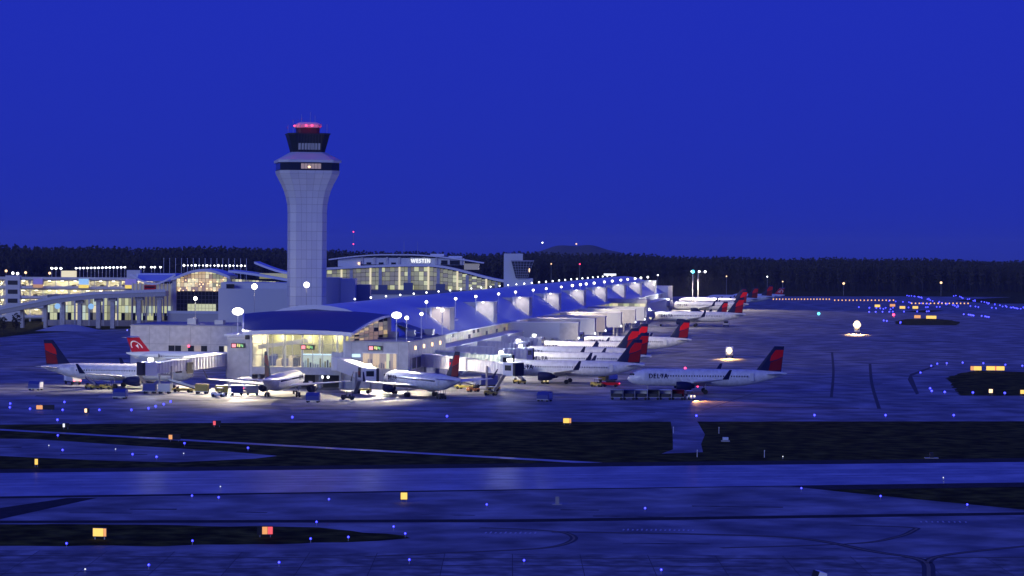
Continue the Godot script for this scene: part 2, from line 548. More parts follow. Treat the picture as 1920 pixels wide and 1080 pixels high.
func make_airliner(called, length: float, livery: String, label: String, rear_engines := false) -> Node3D:
	var a := thing(called, label, "airliner")
	var k := length / 37.6
	var rad := 1.98 if not rear_engines else 1.7
	var cy := 3.75 if not rear_engines else 3.0
	var z0 := -0.47 * length
	var hull := "hull" if livery != "northwest" else "hull_blue"
	var rings := []
	for s in [[0.0, 0.06, -0.45], [0.008, 0.45, -0.42], [0.02, 0.86, -0.36], [0.04, 1.3, -0.25], [0.07, 1.66, -0.1], [0.11, 1.9, -0.02], [0.15, 1.98, 0], [0.3, 1.98, 0], [0.5, 1.98, 0], [0.66, 1.98, 0], [0.74, 1.86, 0.1], [0.82, 1.52, 0.34], [0.9, 1.02, 0.66], [0.96, 0.58, 0.92], [1.0, 0.2, 1.1]]:
		rings.append(ring(Vector3(0, cy + s[2], z0 + s[0] * length), s[1] * rad / 1.98, s[1] * rad / 1.98 * 1.03, 24))
	part(a, "fuselage", loft(rings), hull)
	# cabin windows, cockpit windows, doors
	var st := st_new()
	var zz := z0 + 0.14 * length
	while zz < z0 + 0.76 * length:
		for s in [-1, 1]:
			box_in(st, Vector3(s * (rad - 0.035), cy + 0.42, zz), Vector3(0.12, 0.34, 0.24))
		zz += 0.62
	part(a, "window_row", done(st), "dark_glass").set_meta("kind", "stuff")
	for s in [-1, 1]:
		for w in 2:
			var c1 := st_new()
			var za := z0 + (0.028 + 0.012 * w) * length
			var xa: float = s * ([0.42, 0.86][w]) * rad / 1.98
			box_in(c1, Vector3(xa, cy + [0.52, 0.62][w] * rad / 1.98, za), Vector3(0.5, 0.42, 0.55), Basis(Vector3.UP, s * -0.6) * Basis(Vector3.RIGHT, 0.5))
			part(a, "cockpit_window", done(c1), "dark_glass")
		for f in [0.12, 0.78]:
			bx(a, "door", Vector3(s * (rad - 0.02) * (1.0 if f < 0.5 else 0.9), cy + 0.15 + (0.12 if f > 0.5 else 0.0), z0 + f * length), Vector3(0.1, 1.8, 0.85), "panel_b")
	# wings
	var ws := 17.0 * k
	for s in [-1, 1]:
		var y0 := cy - 1.15
		var wing := part(a, "wing", wing_mesh([[Vector3(s * 1.2, y0, -5.2 * k), 7.2 * k, 0.95, Vector3.UP], [Vector3(s * 6.3 * k, y0 + 0.45, -2.4 * k), 4.3 * k, 0.55, Vector3.UP], [Vector3(s * ws, y0 + 1.55, 3.6 * k), 1.5 * k, 0.2, Vector3.UP]]), "panel_c")
		if not rear_engines:
			part(wing, "winglet", wing_mesh([[Vector3(s * (ws - 0.05), y0 + 1.5, 3.7 * k), 1.5 * k, 0.16, Vector3.RIGHT], [Vector3(s * (ws + 0.75), y0 + 1.5 + 2.3, 5.3 * k), 0.6 * k, 0.08, Vector3.RIGHT]]), "navy" if livery == "delta" else "white")
		# engines
		var er := []
		var ex: float = s * (5.75 * k if not rear_engines else rad + 1.15)
		var ey := 1.95 if not rear_engines else cy + 0.6
		var ez := -6.3 * k if not rear_engines else z0 + 0.72 * length
		var el := 4.3 if not rear_engines else 5.0
		var e_r := 1.12 if not rear_engines else 0.72
		for q in [[0.0, 0.88], [0.04, 0.97], [0.25, 1.04], [0.55, 0.98], [0.8, 0.8], [0.82, 0.55], [1.0, 0.34]]:
			er.append(ring(Vector3(ex, ey, ez + q[0] * el), q[1] * e_r, q[1] * e_r, 18))
		var en := part(a, "engine", loft(er, 0), "navy" if livery == "delta" else hull)
		part(en, "intake", loft([ring(Vector3(ex, ey, ez - 0.015), e_r * 0.8, e_r * 0.8, 18), ring(Vector3(ex, ey, ez + 0.02), e_r * 0.8, e_r * 0.8, 18)], -1), "dark")
		var py := st_new()
		if rear_engines:
			box_in(py, Vector3(s * (rad + 0.2), ey, ez + 2.2), Vector3(1.2, 0.25, 2.2))
		else:
			box_in(py, Vector3(ex, ey + 1.15, ez + 2.9), Vector3(0.25, 0.9, 3.6), Basis(Vector3.RIGHT, -0.08))
		part(en, "pylon", done(py), hull)
	# tail
	var fz := z0 + 0.8 * length
	var fh := 5.9 * k if not rear_engines else 4.2
	var fy := cy + 1.6 * rad / 1.98
	var fin_colour := "navy" if livery == "delta" else ("nw_red" if livery == "northwest" else "white")
	var le0 := Vector3(0, fy - 0.2, fz)
	var le1 := Vector3(0, fy + fh, fz + 4.6 * k)
	var fc := [6.2 * k, 2.3 * k]
	if rear_engines:
		le1 = Vector3(0, fy + fh, fz + 3.6)
		fc = [5.6, 3.6]
	var fin := part(a, "tail_fin", wing_mesh([[le0, fc[0], 0.5, Vector3.RIGHT], [le1, fc[1], 0.28, Vector3.RIGHT]]), fin_colour)
	# emblem fields on the fin, given as (height share, chord share) corners
	var fields := []
	if livery == "delta":
		fields = [["red", [[0.42, 0.36], [0.62, 0.26], [0.86, 0.34], [0.86, 0.98], [0.6, 0.98], [0.5, 0.7]]], ["maroon", [[0.05, 0.5], [0.38, 0.42], [0.47, 0.72], [0.56, 0.98], [0.08, 0.98]]]]
	elif livery == "northwest":
		for i in 9:
			var t0 := lerpf(-0.1, 1.1, i / 9.0) * PI
			var t1 := lerpf(-0.1, 1.1, (i + 1) / 9.0) * PI
			fields.append(["white", [[0.42 + 0.36 * sin(t0), 0.58 - 0.34 * cos(t0)], [0.42 + 0.36 * sin(t1), 0.58 - 0.34 * cos(t1)], [0.42 + 0.29 * sin(t1), 0.58 - 0.28 * cos(t1)], [0.42 + 0.29 * sin(t0), 0.58 - 0.28 * cos(t0)]]])
		fields.append(["white", [[0.28, 0.5], [0.55, 0.42], [0.46, 0.62]]])
	else:
		fields = [["dark", [[0.2, 0.0], [1.0, 0.0], [1.0, 0.5], [0.2, 0.3]]]]
	for f in fields:
		for s in [-1, 1]:
			var ms := st_new()
			var fa := []
			var fb := []
			for q in f[1]:
				var h: float = q[0]
				var le := le0.lerp(le1, h)
				var ch := lerpf(fc[0], fc[1], h)
				var half: float = lerpf(0.5, 0.28, h) * 0.5 * clampf(minf(1.0, (1.0 - q[1]) / 0.6), 0.0, 1.0)
				fa.append(le + Vector3(s * (half + 0.03), 0, q[1] * ch))
				fb.append(le + Vector3(s * maxf(half - 0.04, 0.0), 0, q[1] * ch))
			hexa(ms, fa, fb)
			part(fin, "emblem", done(ms), f[0])
	for s in [-1, 1]:
		if rear_engines:
			part(a, "tailplane", wing_mesh([[Vector3(0, fy + fh, fz + 3.3), 3.9, 0.3, Vector3.UP], [Vector3(s * 5.6, fy + fh + 0.1, fz + 5.6), 1.6, 0.12, Vector3.UP]]), "hull")
		else:
			part(a, "tailplane", wing_mesh([[Vector3(s * 0.4, cy + 0.85, z0 + 0.86 * length), 4.0 * k, 0.4, Vector3.UP], [Vector3(s * 6.2 * k, cy + 1.35, z0 + 0.86 * length + 3.3 * k), 1.6 * k, 0.14, Vector3.UP]]), "panel_c")
	gear(a, Vector3(-3.7 * (0.7 if rear_engines else 1.0), 0, 0.6), 0.56, cy - 1.0)
	gear(a, Vector3(3.7 * (0.7 if rear_engines else 1.0), 0, 0.6), 0.56, cy - 1.0)
	gear(a, Vector3(0, 0, z0 + 0.13 * length), 0.4, cy - 1.6)
	return a

func letters(parent, called, text, height: float, depth: float, m, at: Vector3, turn := Vector3.ZERO) -> MeshInstance3D:
	var t := TextMesh.new()
	t.text = text
	var f := SystemFont.new()
	f.font_names = PackedStringArray(["Droid Sans"])
	f.font_weight = 700
	t.font = f
	t.font_size = 32
	t.pixel_size = height / 24.0
	t.depth = depth
	t.curve_step = 2.0
	return part(parent, called, t, m, at, turn)

func make_aircraft():
	var d := make_airliner("airliner", 37.6, "delta", "white airliner with navy and red tail pointing left at the leftmost stand")
	d.position = Vector3(-93, 0, -636)
	d.rotation.y = deg_to_rad(-98)
	# small marks along the rear fuselage, port side facing the viewer after the turn
	for s in [-1, 1]:
		var tx := letters(d, "lettering", "DELTA", 1.15, 0.06, "navy", Vector3(s * 1.97, 4.1, -10.4), Vector3(0, s * 90, 0))
		tx.name = "lettering"
	var g := "airliners with navy and red tails"
	d.set_meta("group", g)
	copy_of(d, "white airliner seen from behind, standing before the lit glass front of concourse", at_stand(5.0, -36), TURN, 0.97, g)
	copy_of(d, "white airliner with tail to viewer right of glass front, docked to blue-grey bridge", Vector3(-20.8, 0, -607), 30, 0.97, g)
	var rows := [[60, 42, 1.0, "front airliner of the right-hand row, full side in view beside corrugated bridges"], [57, 95, 1.0, "second airliner of the right-hand row, counted from the viewer"], [50.5, 136, 1.0, "third airliner of the right-hand row, counted from the viewer"], [49, 182, 1.0, "fourth airliner of the right-hand row, whose tail stands highest in the cluster"], [58, 232, 1.0, "airliner whose tail stands alone right of the tail cluster"], [56, 548, 1.14, "large airliner with brightest red tail in the far row"], [46, 770, 1.14, "long white airliner directly behind the bright red tail"], [40, 895, 1.08, "white airliner farther back whose tail is leftmost of the far tails"], [45, 935, 1.08, "white airliner in the far row with second tail from left"], [50, 1000, 1.12, "white airliner in the far row with the tallest dark tail"]]
	for r in rows:
		copy_of(d, r[3], at_stand(r[0], r[1]), 82, r[2], g)
	copy_of(d, "small airliner whose red and navy tail rises behind the large far airliner", at_stand(50, 625), 82, 0.85, g)
	var taxiing := copy_of(d, "taxiing airliner crossing in front of the right-hand row, tail to the right", Vector3(45, 0, -629), 89, 1.0, g)
	part(taxiing, "beacon", bulb_mesh, "red_light", Vector3(0, 5.95, -4.0), Vector3.ZERO, Vector3.ONE * 0.26)
	part(taxiing, "beacon", bulb_mesh, "red_light", Vector3(0, 1.65, -1.0), Vector3.ZERO, Vector3.ONE * 0.22)
	var nw := make_airliner("tailjet", 36.0, "northwest", "pale blue jet with red T-tail standing behind the leftmost airliner", true)
	nw.position = Vector3(-88, 0, -737)
	nw.rotation.y = deg_to_rad(-98)
	nw.set_meta("group", "jets with red T-tails")
	copy_of(nw, "farthest jet with red tail at the end of the far row", at_stand(54, 1150), 82, 1.0, "jets with red T-tails")
	var wt := make_airliner("airliner", 37.6, "plain", "airliner below the frame of which only black and white fin tip shows")
	wt.rotation.y = deg_to_rad(14)
	wt.position = Vector3(22.0, 0, -188) - Basis(Vector3.UP, deg_to_rad(14)) * Vector3(0, 0, 18.2)
	wt.position.y = 0.04

# ---------------------------------------------------------------- jet bridges and ground equipment
func tunnel_mesh(length: float, wide: float, high: float) -> ArrayMesh:
	var st := st_new()
	var n := int(length / 0.3)
	var last := []
	for i in n + 1:
		var x := wide / 2.0 + (0.16 if (i / 2) % 2 == 0 else 0.0)
		var z := -length * i / n
		var now := [Vector3(-x, 0, z), Vector3(-x, high, z), Vector3(x, high, z), Vector3(x, 0, z)]
		if last:
			for q in 4:
				quad(st, last[q], last[(q + 1) % 4], now[(q + 1) % 4], now[q])
		last = now
	return done(st)

func make_bridge(label, from: Vector3, to: Vector3, floor_from: float, floor_to: float, m := "bridge", cab_turn := 40.0, plain := false, lit := 0.0) -> Node3D:
	var d := to - from
	var length := Vector2(d.x, d.z).length()
	var b := thing("jet_bridge", label, "jet bridge", from, rad_to_deg(atan2(-d.x, -d.z)), "jet bridges at the stands")
	var pitch := atan2(floor_to - floor_from, length)
	part(b, "rotunda", wheel_mesh, m, Vector3(0, floor_from + 1.5, 0), Vector3.ZERO, Vector3(2.3, 3.1, 2.3))
	part(b, "column", pole_mesh, "cement", Vector3(0, floor_from / 2.0, 0), Vector3.ZERO, Vector3(0.9, floor_from, 0.9))
	var half := length * 0.55
	if plain:
		var p1 := bx(b, "tunnel", Vector3(0, (floor_from + floor_to) / 2.0 + 1.45, -length / 2.0), Vector3(2.9, 2.9, length), m, Vector3(rad_to_deg(pitch), 0, 0))
		p1.name = "tunnel"
		bx(b, "roof_edge", Vector3(0, (floor_from + floor_to) / 2.0 + 2.98, -length / 2.0), Vector3(3.1, 0.14, length), "trim", Vector3(rad_to_deg(pitch), 0, 0))
	else:
		part(b, "tunnel", tunnel_mesh(half, 3.0, 2.9), m, Vector3(0, floor_from, 0), Vector3(rad_to_deg(pitch), 0, 0))
		part(b, "tunnel", tunnel_mesh(length - half + 1.5, 2.55, 2.55), m, Vector3(0, lerpf(floor_from, floor_to, 0.5) + 0.12, -half + 1.5), Vector3(rad_to_deg(pitch), 0, 0))
		bx(b, "roof_edge", Vector3(0, lerpf(floor_from, floor_to, 0.275) + 2.97, -half / 2.0), Vector3(3.2, 0.12, half), "trim", Vector3(rad_to_deg(pitch), 0, 0))
	var cab := bx(b, "cab", Vector3(0, floor_to + 1.4, -length - 0.6), Vector3(3.4, 3.1, 3.0), m, Vector3(0, cab_turn, 0))
	var hood := bx(cab, "bellows", Vector3(0, 0, -0.58), Vector3(1.02, 0.98, 0.22), "dark")
	hood.name = "bellows"
	bx(cab, "window", Vector3(0.505, 0.1, 0.0), Vector3(0.02, 0.4, 0.6), "dark_glass")
	# drive column with bogie under the outer end
	var bz := -length * 0.8
	for s in [-1, 1]:
		bx(b, "lift_column", Vector3(s * 1.75, floor_to / 2.0 + 1.0, bz), Vector3(0.4, floor_to + 1.6, 0.4), "steel")
		var wh := part(b, "wheel", wheel_mesh, "tyre", Vector3(s * 1.1, 0.55, bz), Vector3(0, 0, 90), Vector3(0.55, 0.5, 0.55))
		wh.name = "wheel"
	bx(b, "bogie", Vector3(0, 0.9, bz), Vector3(3.6, 0.5, 0.9), "yellow_box")
	bx(b, "crossbeam", Vector3(0, floor_to - 0.25, bz), Vector3(3.9, 0.4, 0.5), "steel")
	# service stair
	bx(b, "stair", Vector3(2.4, floor_to / 2.0, -length + 1.6), Vector3(0.9, 0.25, floor_to * 1.5), "steel", Vector3(42, 0, 0))
	var lp := bx(b, "roof_lamp", Vector3(0, floor_to + 3.5, -length + 0.5), Vector3(1.3, 0.6, 0.5), "flood" if lit > 0 else "sign_white")
	lp.name = "roof_lamp"
	if lit > 0:
		omni(b, Vector3(0, floor_to + 4.4, -length + 0.5), lit, Color(0.95, 0.97, 1.0))
	return b

func make_bridges():
	make_bridge("violet-grey bridge reaching left from the concourse corner to leftmost airliner", at_stand(-18, 4), at_stand(-29, -26), 5.2, 4.1, "bridge", -30, false, 60)
	var j1 := get_child(get_child_count() - 1)
	bx(j1, "notice_panel", Vector3(1.62, 5.2, -18), Vector3(0.08, 2.6, 2.6), "dark")
	bx(j1, "notice_panel", Vector3(-1.62, 5.2, -18), Vector3(0.08, 2.6, 2.6), "dark")
	var j2 := make_bridge("smooth pale bridge sloping down from the glass front to airliner seen from its tail", at_stand(11, -1), at_stand(22, -22), 4.6, 3.2, "bridge", 75, true, 60)
	bx(j2, "notice_panel", Vector3(1.55, 5.0, -21), Vector3(0.08, 2.3, 2.0), "dark")
	bx(j2, "notice_field", Vector3(1.6, 4.8, -21), Vector3(0.05, 0.9, 1.2), "maroon")
	var j3 := make_bridge("white corrugated bridge nearest viewer, right of concourse, bearing a red and navy panel", at_stand(27.8, 20), at_stand(53, -8), 4.8, 4.3, "white", 20, false, 30)
	bx(j3, "notice_panel", Vector3(1.72, 6.0, -15), Vector3(0.08, 2.6, 2.6), "navy")
	bx(j3, "notice_field", Vector3(1.78, 5.6, -15), Vector3(0.05, 1.4, 2.2), "red")
	make_bridge("pale green corrugated bridge leading to the front airliner of the right-hand row", at_stand(27.5, 40), at_stand(45, 34), 4.8, 4.4, "bridge_teal", 40, false, 80)
	make_bridge("corrugated bridge with small cab leading to second airliner of the right-hand row", at_stand(27.5, 78), at_stand(43, 85), 4.8, 4.2, "bridge", 40, false, 110)
	make_bridge("grey corrugated bridge leading to third airliner of the right-hand row", at_stand(26, 118), at_stand(36.5, 127), 4.8, 4.2, "bridge", 40, false, 110)
	make_bridge("grey bridge leading to fourth airliner of the right-hand row", at_stand(26, 165), at_stand(35, 173), 4.8, 4.2, "bridge", 40, false, 110)
	make_bridge("grey bridge leading to the airliner whose tail stands alone", at_stand(26, 215), at_stand(41, 224), 4.8, 4.2, "bridge", 40, false, 110)
	make_bridge("pale bridge leading to the large airliner with brightest red tail", at_stand(26, 530), at_stand(37, 541), 4.8, 4.2, "bridge", 40, false, 120)
	make_bridge("pale bridge at the far end of the concourse", at_stand(22, 760), at_stand(27, 768), 4.8, 4.2, "bridge", 40, false, 120)

func wheels(parent, wx, wz, r):
	for x in [-wx, wx]:
		for z in [-wz, wz]:
			part(parent, "wheel", wheel_mesh, "tyre", Vector3(x, r, z), Vector3(0, 0, 90), Vector3(r, 0.28, r))

func make_cart(label, at, turn, colour := "blue_box", group := "") -> Node3D:
	var c := thing("baggage_cart", label, "baggage cart", at, turn, group)
	bx(c, "deck", Vector3(0, 0.55, 0), Vector3(1.7, 0.14, 2.9), "steel")
	wheels(c, 0.75, 1.0, 0.28)
	bx(c, "end_panel", Vector3(0, 1.4, 1.42), Vector3(1.7, 1.6, 0.06), colour)
	bx(c, "end_panel", Vector3(0, 1.4, -1.42), Vector3(1.7, 1.6, 0.06), colour)
	bx(c, "canopy", Vector3(0, 2.23, 0), Vector3(1.8, 0.08, 3.0), colour)
	bx(c, "curtain", Vector3(-0.8, 1.42, 0), Vector3(0.05, 1.5, 2.75), colour)
	bx(c, "luggage", Vector3(0.1, 1.0, 0.1), Vector3(1.2, 0.75, 2.2), "dark")
	bx(c, "drawbar", Vector3(0, 0.42, -1.9), Vector3(0.1, 0.1, 1.0), "steel")
	return c

func make_tug(label, at, turn, colour := "yellow_box", lit := false) -> Node3D:
	var c := thing("baggage_tug", label, "tug", at, turn, "tugs on the apron")
	bx(c, "chassis", Vector3(0, 0.6, 0), Vector3(1.4, 0.5, 2.9), colour)
	bx(c, "bonnet", Vector3(0, 0.98, -0.85), Vector3(1.2, 0.35, 1.1), colour)
	wheels(c, 0.62, 0.95, 0.34)
	bx(c, "seat", Vector3(0, 1.05, 0.5), Vector3(1.1, 0.4, 0.4), "dark")
	bx(c, "cab_roof", Vector3(0, 2.05, 0.4), Vector3(1.35, 0.08, 1.5), "white")
	for x in [-0.6, 0.6]:
		for z in [-0.25, 1.05]:
			bx(c, "roof_post", Vector3(x, 1.45, z), Vector3(0.07, 1.2, 0.07), "dark")
		bx(c, "headlight", Vector3(x * 0.75, 0.85, -1.47), Vector3(0.34 if lit else 0.2, 0.34 if lit else 0.18, 0.06), "headlight" if lit else "trim")
	return c

func make_truck(label, at, turn, colour := "white", body := "white") -> Node3D:
	var c := thing("service_truck", label, "truck", at, turn, "service trucks on the apron")
	bx(c, "chassis", Vector3(0, 0.7, 0), Vector3(2.0, 0.3, 6.4), "dark")
	wheels(c, 0.95, 2.1, 0.46)
	bx(c, "cab", Vector3(0, 1.65, -2.35), Vector3(2.1, 1.7, 1.6), colour)
	bx(c, "windscreen", Vector3(0, 1.95, -3.17), Vector3(1.8, 0.7, 0.05), "dark_glass")
	bx(c, "box_body", Vector3(0, 2.1, 0.9), Vector3(2.3, 2.5, 4.4), body)
	for x in [-0.8, 0.8]:
		bx(c, "tail_light", Vector3(x, 1.0, 3.24), Vector3(0.3, 0.25, 0.05), "red_light")
	return c

func make_loader(label, at, turn) -> Node3D:
	var c := thing("belt_loader", label, "belt loader", at, turn, "belt loaders at the aircraft")
	bx(c, "chassis", Vector3(0, 0.65, 0), Vector3(1.7, 0.5, 5.2), "yellow_box")
	wheels(c, 0.8, 1.7, 0.38)
	bx(c, "belt", Vector3(0.2, 1.75, -0.4), Vector3(0.9, 0.25, 7.2), "dark", Vector3(14, 0, 0))
	bx(c, "rail", Vector3(-0.3, 2.1, -0.4), Vector3(0.06, 0.5, 7.0), "steel", Vector3(14, 0, 0))
	bx(c, "seat", Vector3(-0.6, 1.1, -1.2), Vector3(0.5, 0.5, 0.5), "dark")
	return c

func make_container(label, at, turn) -> Node3D:
	var c := thing("cargo_container", label, "container", at, turn, "blue containers on dollies")
	bx(c, "dolly", Vector3(0, 0.45, 0), Vector3(2.0, 0.16, 3.0), "steel")
	wheels(c, 0.8, 1.1, 0.26)
	var st := st_new()
	var f := []
	var b := []
	for p in [[-1.0, 0.55], [1.0, 0.55], [1.0, 2.2], [-0.4, 2.2], [-1.0, 1.5]]:
		f.append(Vector3(p[0], p[1], 1.45))
		b.append(Vector3(p[0], p[1], -1.45))
	hexa(st, f, b)
	part(c, "container_body", done(st), "blue_box")
	bx(c, "door_panel", Vector3(0.1, 1.35, 1.47), Vector3(1.5, 1.3, 0.05), "panel_b")
	return c

func make_equipment():
	make_container("blue container on dolly standing alone in front of leftmost airliner", Vector3(-86.6, 0.02, -590), 80)
	make_container("blue container at the far left edge behind leftmost airliner's tail", Vector3(-111, 0.02, -622), 70)
	make_container("dark blue container right below the airliner seen from behind", Vector3(-43.2, 0.02, -581), 84)
	make_container("blue container standing alone on the open apron before the right-hand row", Vector3(7.4, 0.02, -591), 60)
	make_loader("belt loader under the wing of leftmost airliner", Vector3(-99, 0.02, -629), 30)
	make_loader("belt loader beside the foot of the leftmost bridge", Vector3(-76, 0.02, -618), 70)
	make_loader("belt loader right of airliner seen from its tail", Vector3(-11, 0.02, -640), 60)
	make_loader("belt loader near the nose of the front airliner of right-hand row", Vector3(2, 0.02, -668), 20)
	var k := 0
	for a in [[-83, -612, 82], [-79.5, -611.5, 82], [-66, -607, 96], [-62.5, -607, 96], [-59, -607.5, 96], [-71, -612, 80]]:
		make_cart("open baggage cart in the clutter between leftmost bridge and airliner seen from behind", Vector3(a[0], 0.02, a[1]), a[2], ["blue_box", "steel", "yellow_box"][k % 3], "carts between the left bridge and the middle airliner")
		k += 1
	make_tug("yellow tug below the wing of leftmost airliner", Vector3(-95.5, 0.02, -628), 75)
	make_tug("tug parked before the left engine of airliner seen from behind", Vector3(-66, 0.02, -600), 80, "white")
	make_tug("dark low tug alone between middle airliner and the one right of it", Vector3(-36.3, 0.02, -592), 85, "dark")
	make_tug("tug under the tail of airliner right of the glass front", Vector3(-15.7, 0.02, -598), 20, "dark")
	make_tug("olive tug on the apron right of airliner seen from its tail", Vector3(-4.7, 0.02, -613), 70, "yellow_box")
	make_tug("tug among the carts below the white corrugated bridge", Vector3(-9, 0.02, -628), 120, "orange_box")
	make_tug("tug with crates behind the tail of front airliner of right-hand row", Vector3(21, 0.02, -655), 60)
	make_truck("white truck with blue box below the white corrugated bridge's outer end", Vector3(-6, 0.02, -646), 90, "white", "blue_box")
	make_truck("pale lift truck beside tail of front airliner of right-hand row", Vector3(24.5, 0.02, -677), 150, "yellow_box", "white")
	make_truck("white truck with red tail lights under tail of the large far airliner", Vector3(94.7, 0.02, -1178), 175, "white", "white")
	make_truck("pale truck left of the leftmost airliner's tail section", Vector3(-107, 0.02, -650), 30, "white", "panel_b")
	make_truck("service truck behind airliner seen from behind, left side", Vector3(-62, 0.02, -622), 10, "white", "hull_blue")
	var car := thing("apron_car", "dark red car with lit tail lights under the taxiing airliner's nose", "car", Vector3(24.4, 0.02, -656), 80)
	bx(car, "body", Vector3(0, 0.75, 0), Vector3(1.8, 0.7, 4.4), "red")
	bx(car, "cabin", Vector3(0, 1.35, 0.2), Vector3(1.6, 0.6, 2.2), "dark_glass")
	wheels(car, 0.85, 1.35, 0.34)
	for z in [-2.22, 2.22]:
		for x in [-0.65, 0.65]:
			bx(car, "lamp", Vector3(x, 0.85, z), Vector3(0.4, 0.22, 0.05), "red_light" if z > 0 else "warm_lamp")
	# the baggage train with its lit tug
	for i in 6:
		make_cart(["grey baggage cart at the tail of the train led by lit tug", "blue baggage cart, second from the tail of the train led by lit tug", "white baggage cart, third from the tail of the train led by lit tug", "dark baggage cart, fourth from the tail of the train led by lit tug", "pale baggage cart, fifth from the tail of the train led by lit tug", "dark baggage cart coupled directly to the lit tug"][i], Vector3(23.8 + i * 2.75, 0.02, -600.0 - i * 0.3), -96, ["steel", "blue_box", "white", "dark", "white", "maroon"][i], "carts of the baggage train")
	var tug := make_tug("tug with glaring orange headlights leading the baggage train", Vector3(40.2, 0.02, -601.8), -150, "white", true)
	spot(tug, Vector3(0, 1.1, -1.9), Vector3(0, 0, -9), 260.0, 38.0, Color(1.0, 0.7, 0.38), 0.2)
	var tug2 := make_tug("tug with one warm headlight pool beneath the front airliner's engine", Vector3(8.4, 0.02, -668.5), -170, "yellow_box", true)
	spot(tug2, Vector3(0, 1.1, -1.9), Vector3(0, 0, -7), 120.0, 36.0, Color(1.0, 0.75, 0.4), 0.2)
	# vehicles whose lights glare towards the viewer on the taxi lane
	for a in [[Vector3(141.2, 0.02, -1090), 8.0, 3200.0, 1.0, "truck with glaring white and gold lights alone on the far taxi lane"], [Vector3(68.6, 0.02, -839), 6.0, 800.0, 0.62, "truck with warm star-bright lights on apron beyond the right-hand row"]]:
		var t := make_truck(a[4], a[0], 180.0 - a[1], "white", "white")
		t.set_meta("group", "trucks with glaring lights on the taxi lane")
		t.rotation.y = deg_to_rad(180 - a[1])
		var mast := part(t, "light_mast", pole_mesh, "steel", Vector3(0, 3.2, -3.6), Vector3.ZERO, Vector3(0.15, 5.2, 0.15))
		mast.name = "light_mast"
		for q in [[0.0, 4.1, 1.3], [0.0, 3.0, 1.0], [-0.7, 3.6, 0.9], [0.7, 3.7, 0.9], [0.1, 2.0, 0.55]]:
			part(t, "lamp_head", bulb_mesh, "headlight" if q[2] > 0.76 else "amber_head", Vector3(q[0] * a[3], q[1] * a[3], -3.9), Vector3.ZERO, Vector3(q[2], q[2], 0.5) * a[3])
		part(t, "lamp_frame", wheel_mesh, "dark", Vector3(0, 3.9 * a[3], -3.5), Vector3(90, 0, 0), Vector3(1.5 * a[3], 0.15, 1.5 * a[3]))
		spot(t, Vector3(0, 4.0, -5.2), Vector3(0, 0, -10.6), a[2] * 0.8, 31.0, Color(1.0, 0.8, 0.5), 0.8)

# ---------------------------------------------------------------- concourse
func roof_y(w: float) -> float:
	var x := absf(w)
	var p := [[0, 19.3], [4, 19.05], [8, 18.3], [11, 17.3], [14, 16.0], [18, 13.4], [21.5, 10.6]]
	for i in p.size() - 1:
		if x <= p[i + 1][0]:
			return lerpf(p[i][1], p[i + 1][1], (x - p[i][0]) / float(p[i + 1][0] - p[i][0]))
	return 10.6

func curved_sheet(rows: Array, thick: float) -> ArrayMesh:
	# rows of points; a sheet with an underside and edges
	var st := st_new()
	var low := Vector3(0, -thick, 0)
	var nr := rows.size()
	var nc: int = rows[0].size()
	for i in nr - 1:
		for j in nc - 1:
			quad(st, rows[i][j], rows[i][j + 1], rows[i + 1][j + 1], rows[i + 1][j], 0)
			quad(st, rows[i][j] + low, rows[i + 1][j] + low, rows[i + 1][j + 1] + low, rows[i][j + 1] + low, 1)
	for i in nr - 1:
		quad(st, rows[i][0], rows[i + 1][0], rows[i + 1][0] + low, rows[i][0] + low)
		quad(st, rows[i][nc - 1], rows[i][nc - 1] + low, rows[i + 1][nc - 1] + low, rows[i + 1][nc - 1])
	for j in nc - 1:
		quad(st, rows[0][j], rows[0][j] + low, rows[0][j + 1] + low, rows[0][j + 1])
		quad(st, rows[nr - 1][j], rows[nr - 1][j + 1], rows[nr - 1][j + 1] + low, rows[nr - 1][j] + low)
	return done(st)

func canopy_point(t: float, s: float) -> Vector3:
	# t from the front eave to the back, s from left -1 to right 1
	var half := lerpf(13.2, 18.5, t)
	var w := s * half + 0.7
	var front := 14.0 - 0.5 * s * s
	var back := 18.35 - 1.1 * s * s
	return Vector3(w, lerpf(front, back, sin(t * PI / 2.0)), 2.2 - 22.5 * t)

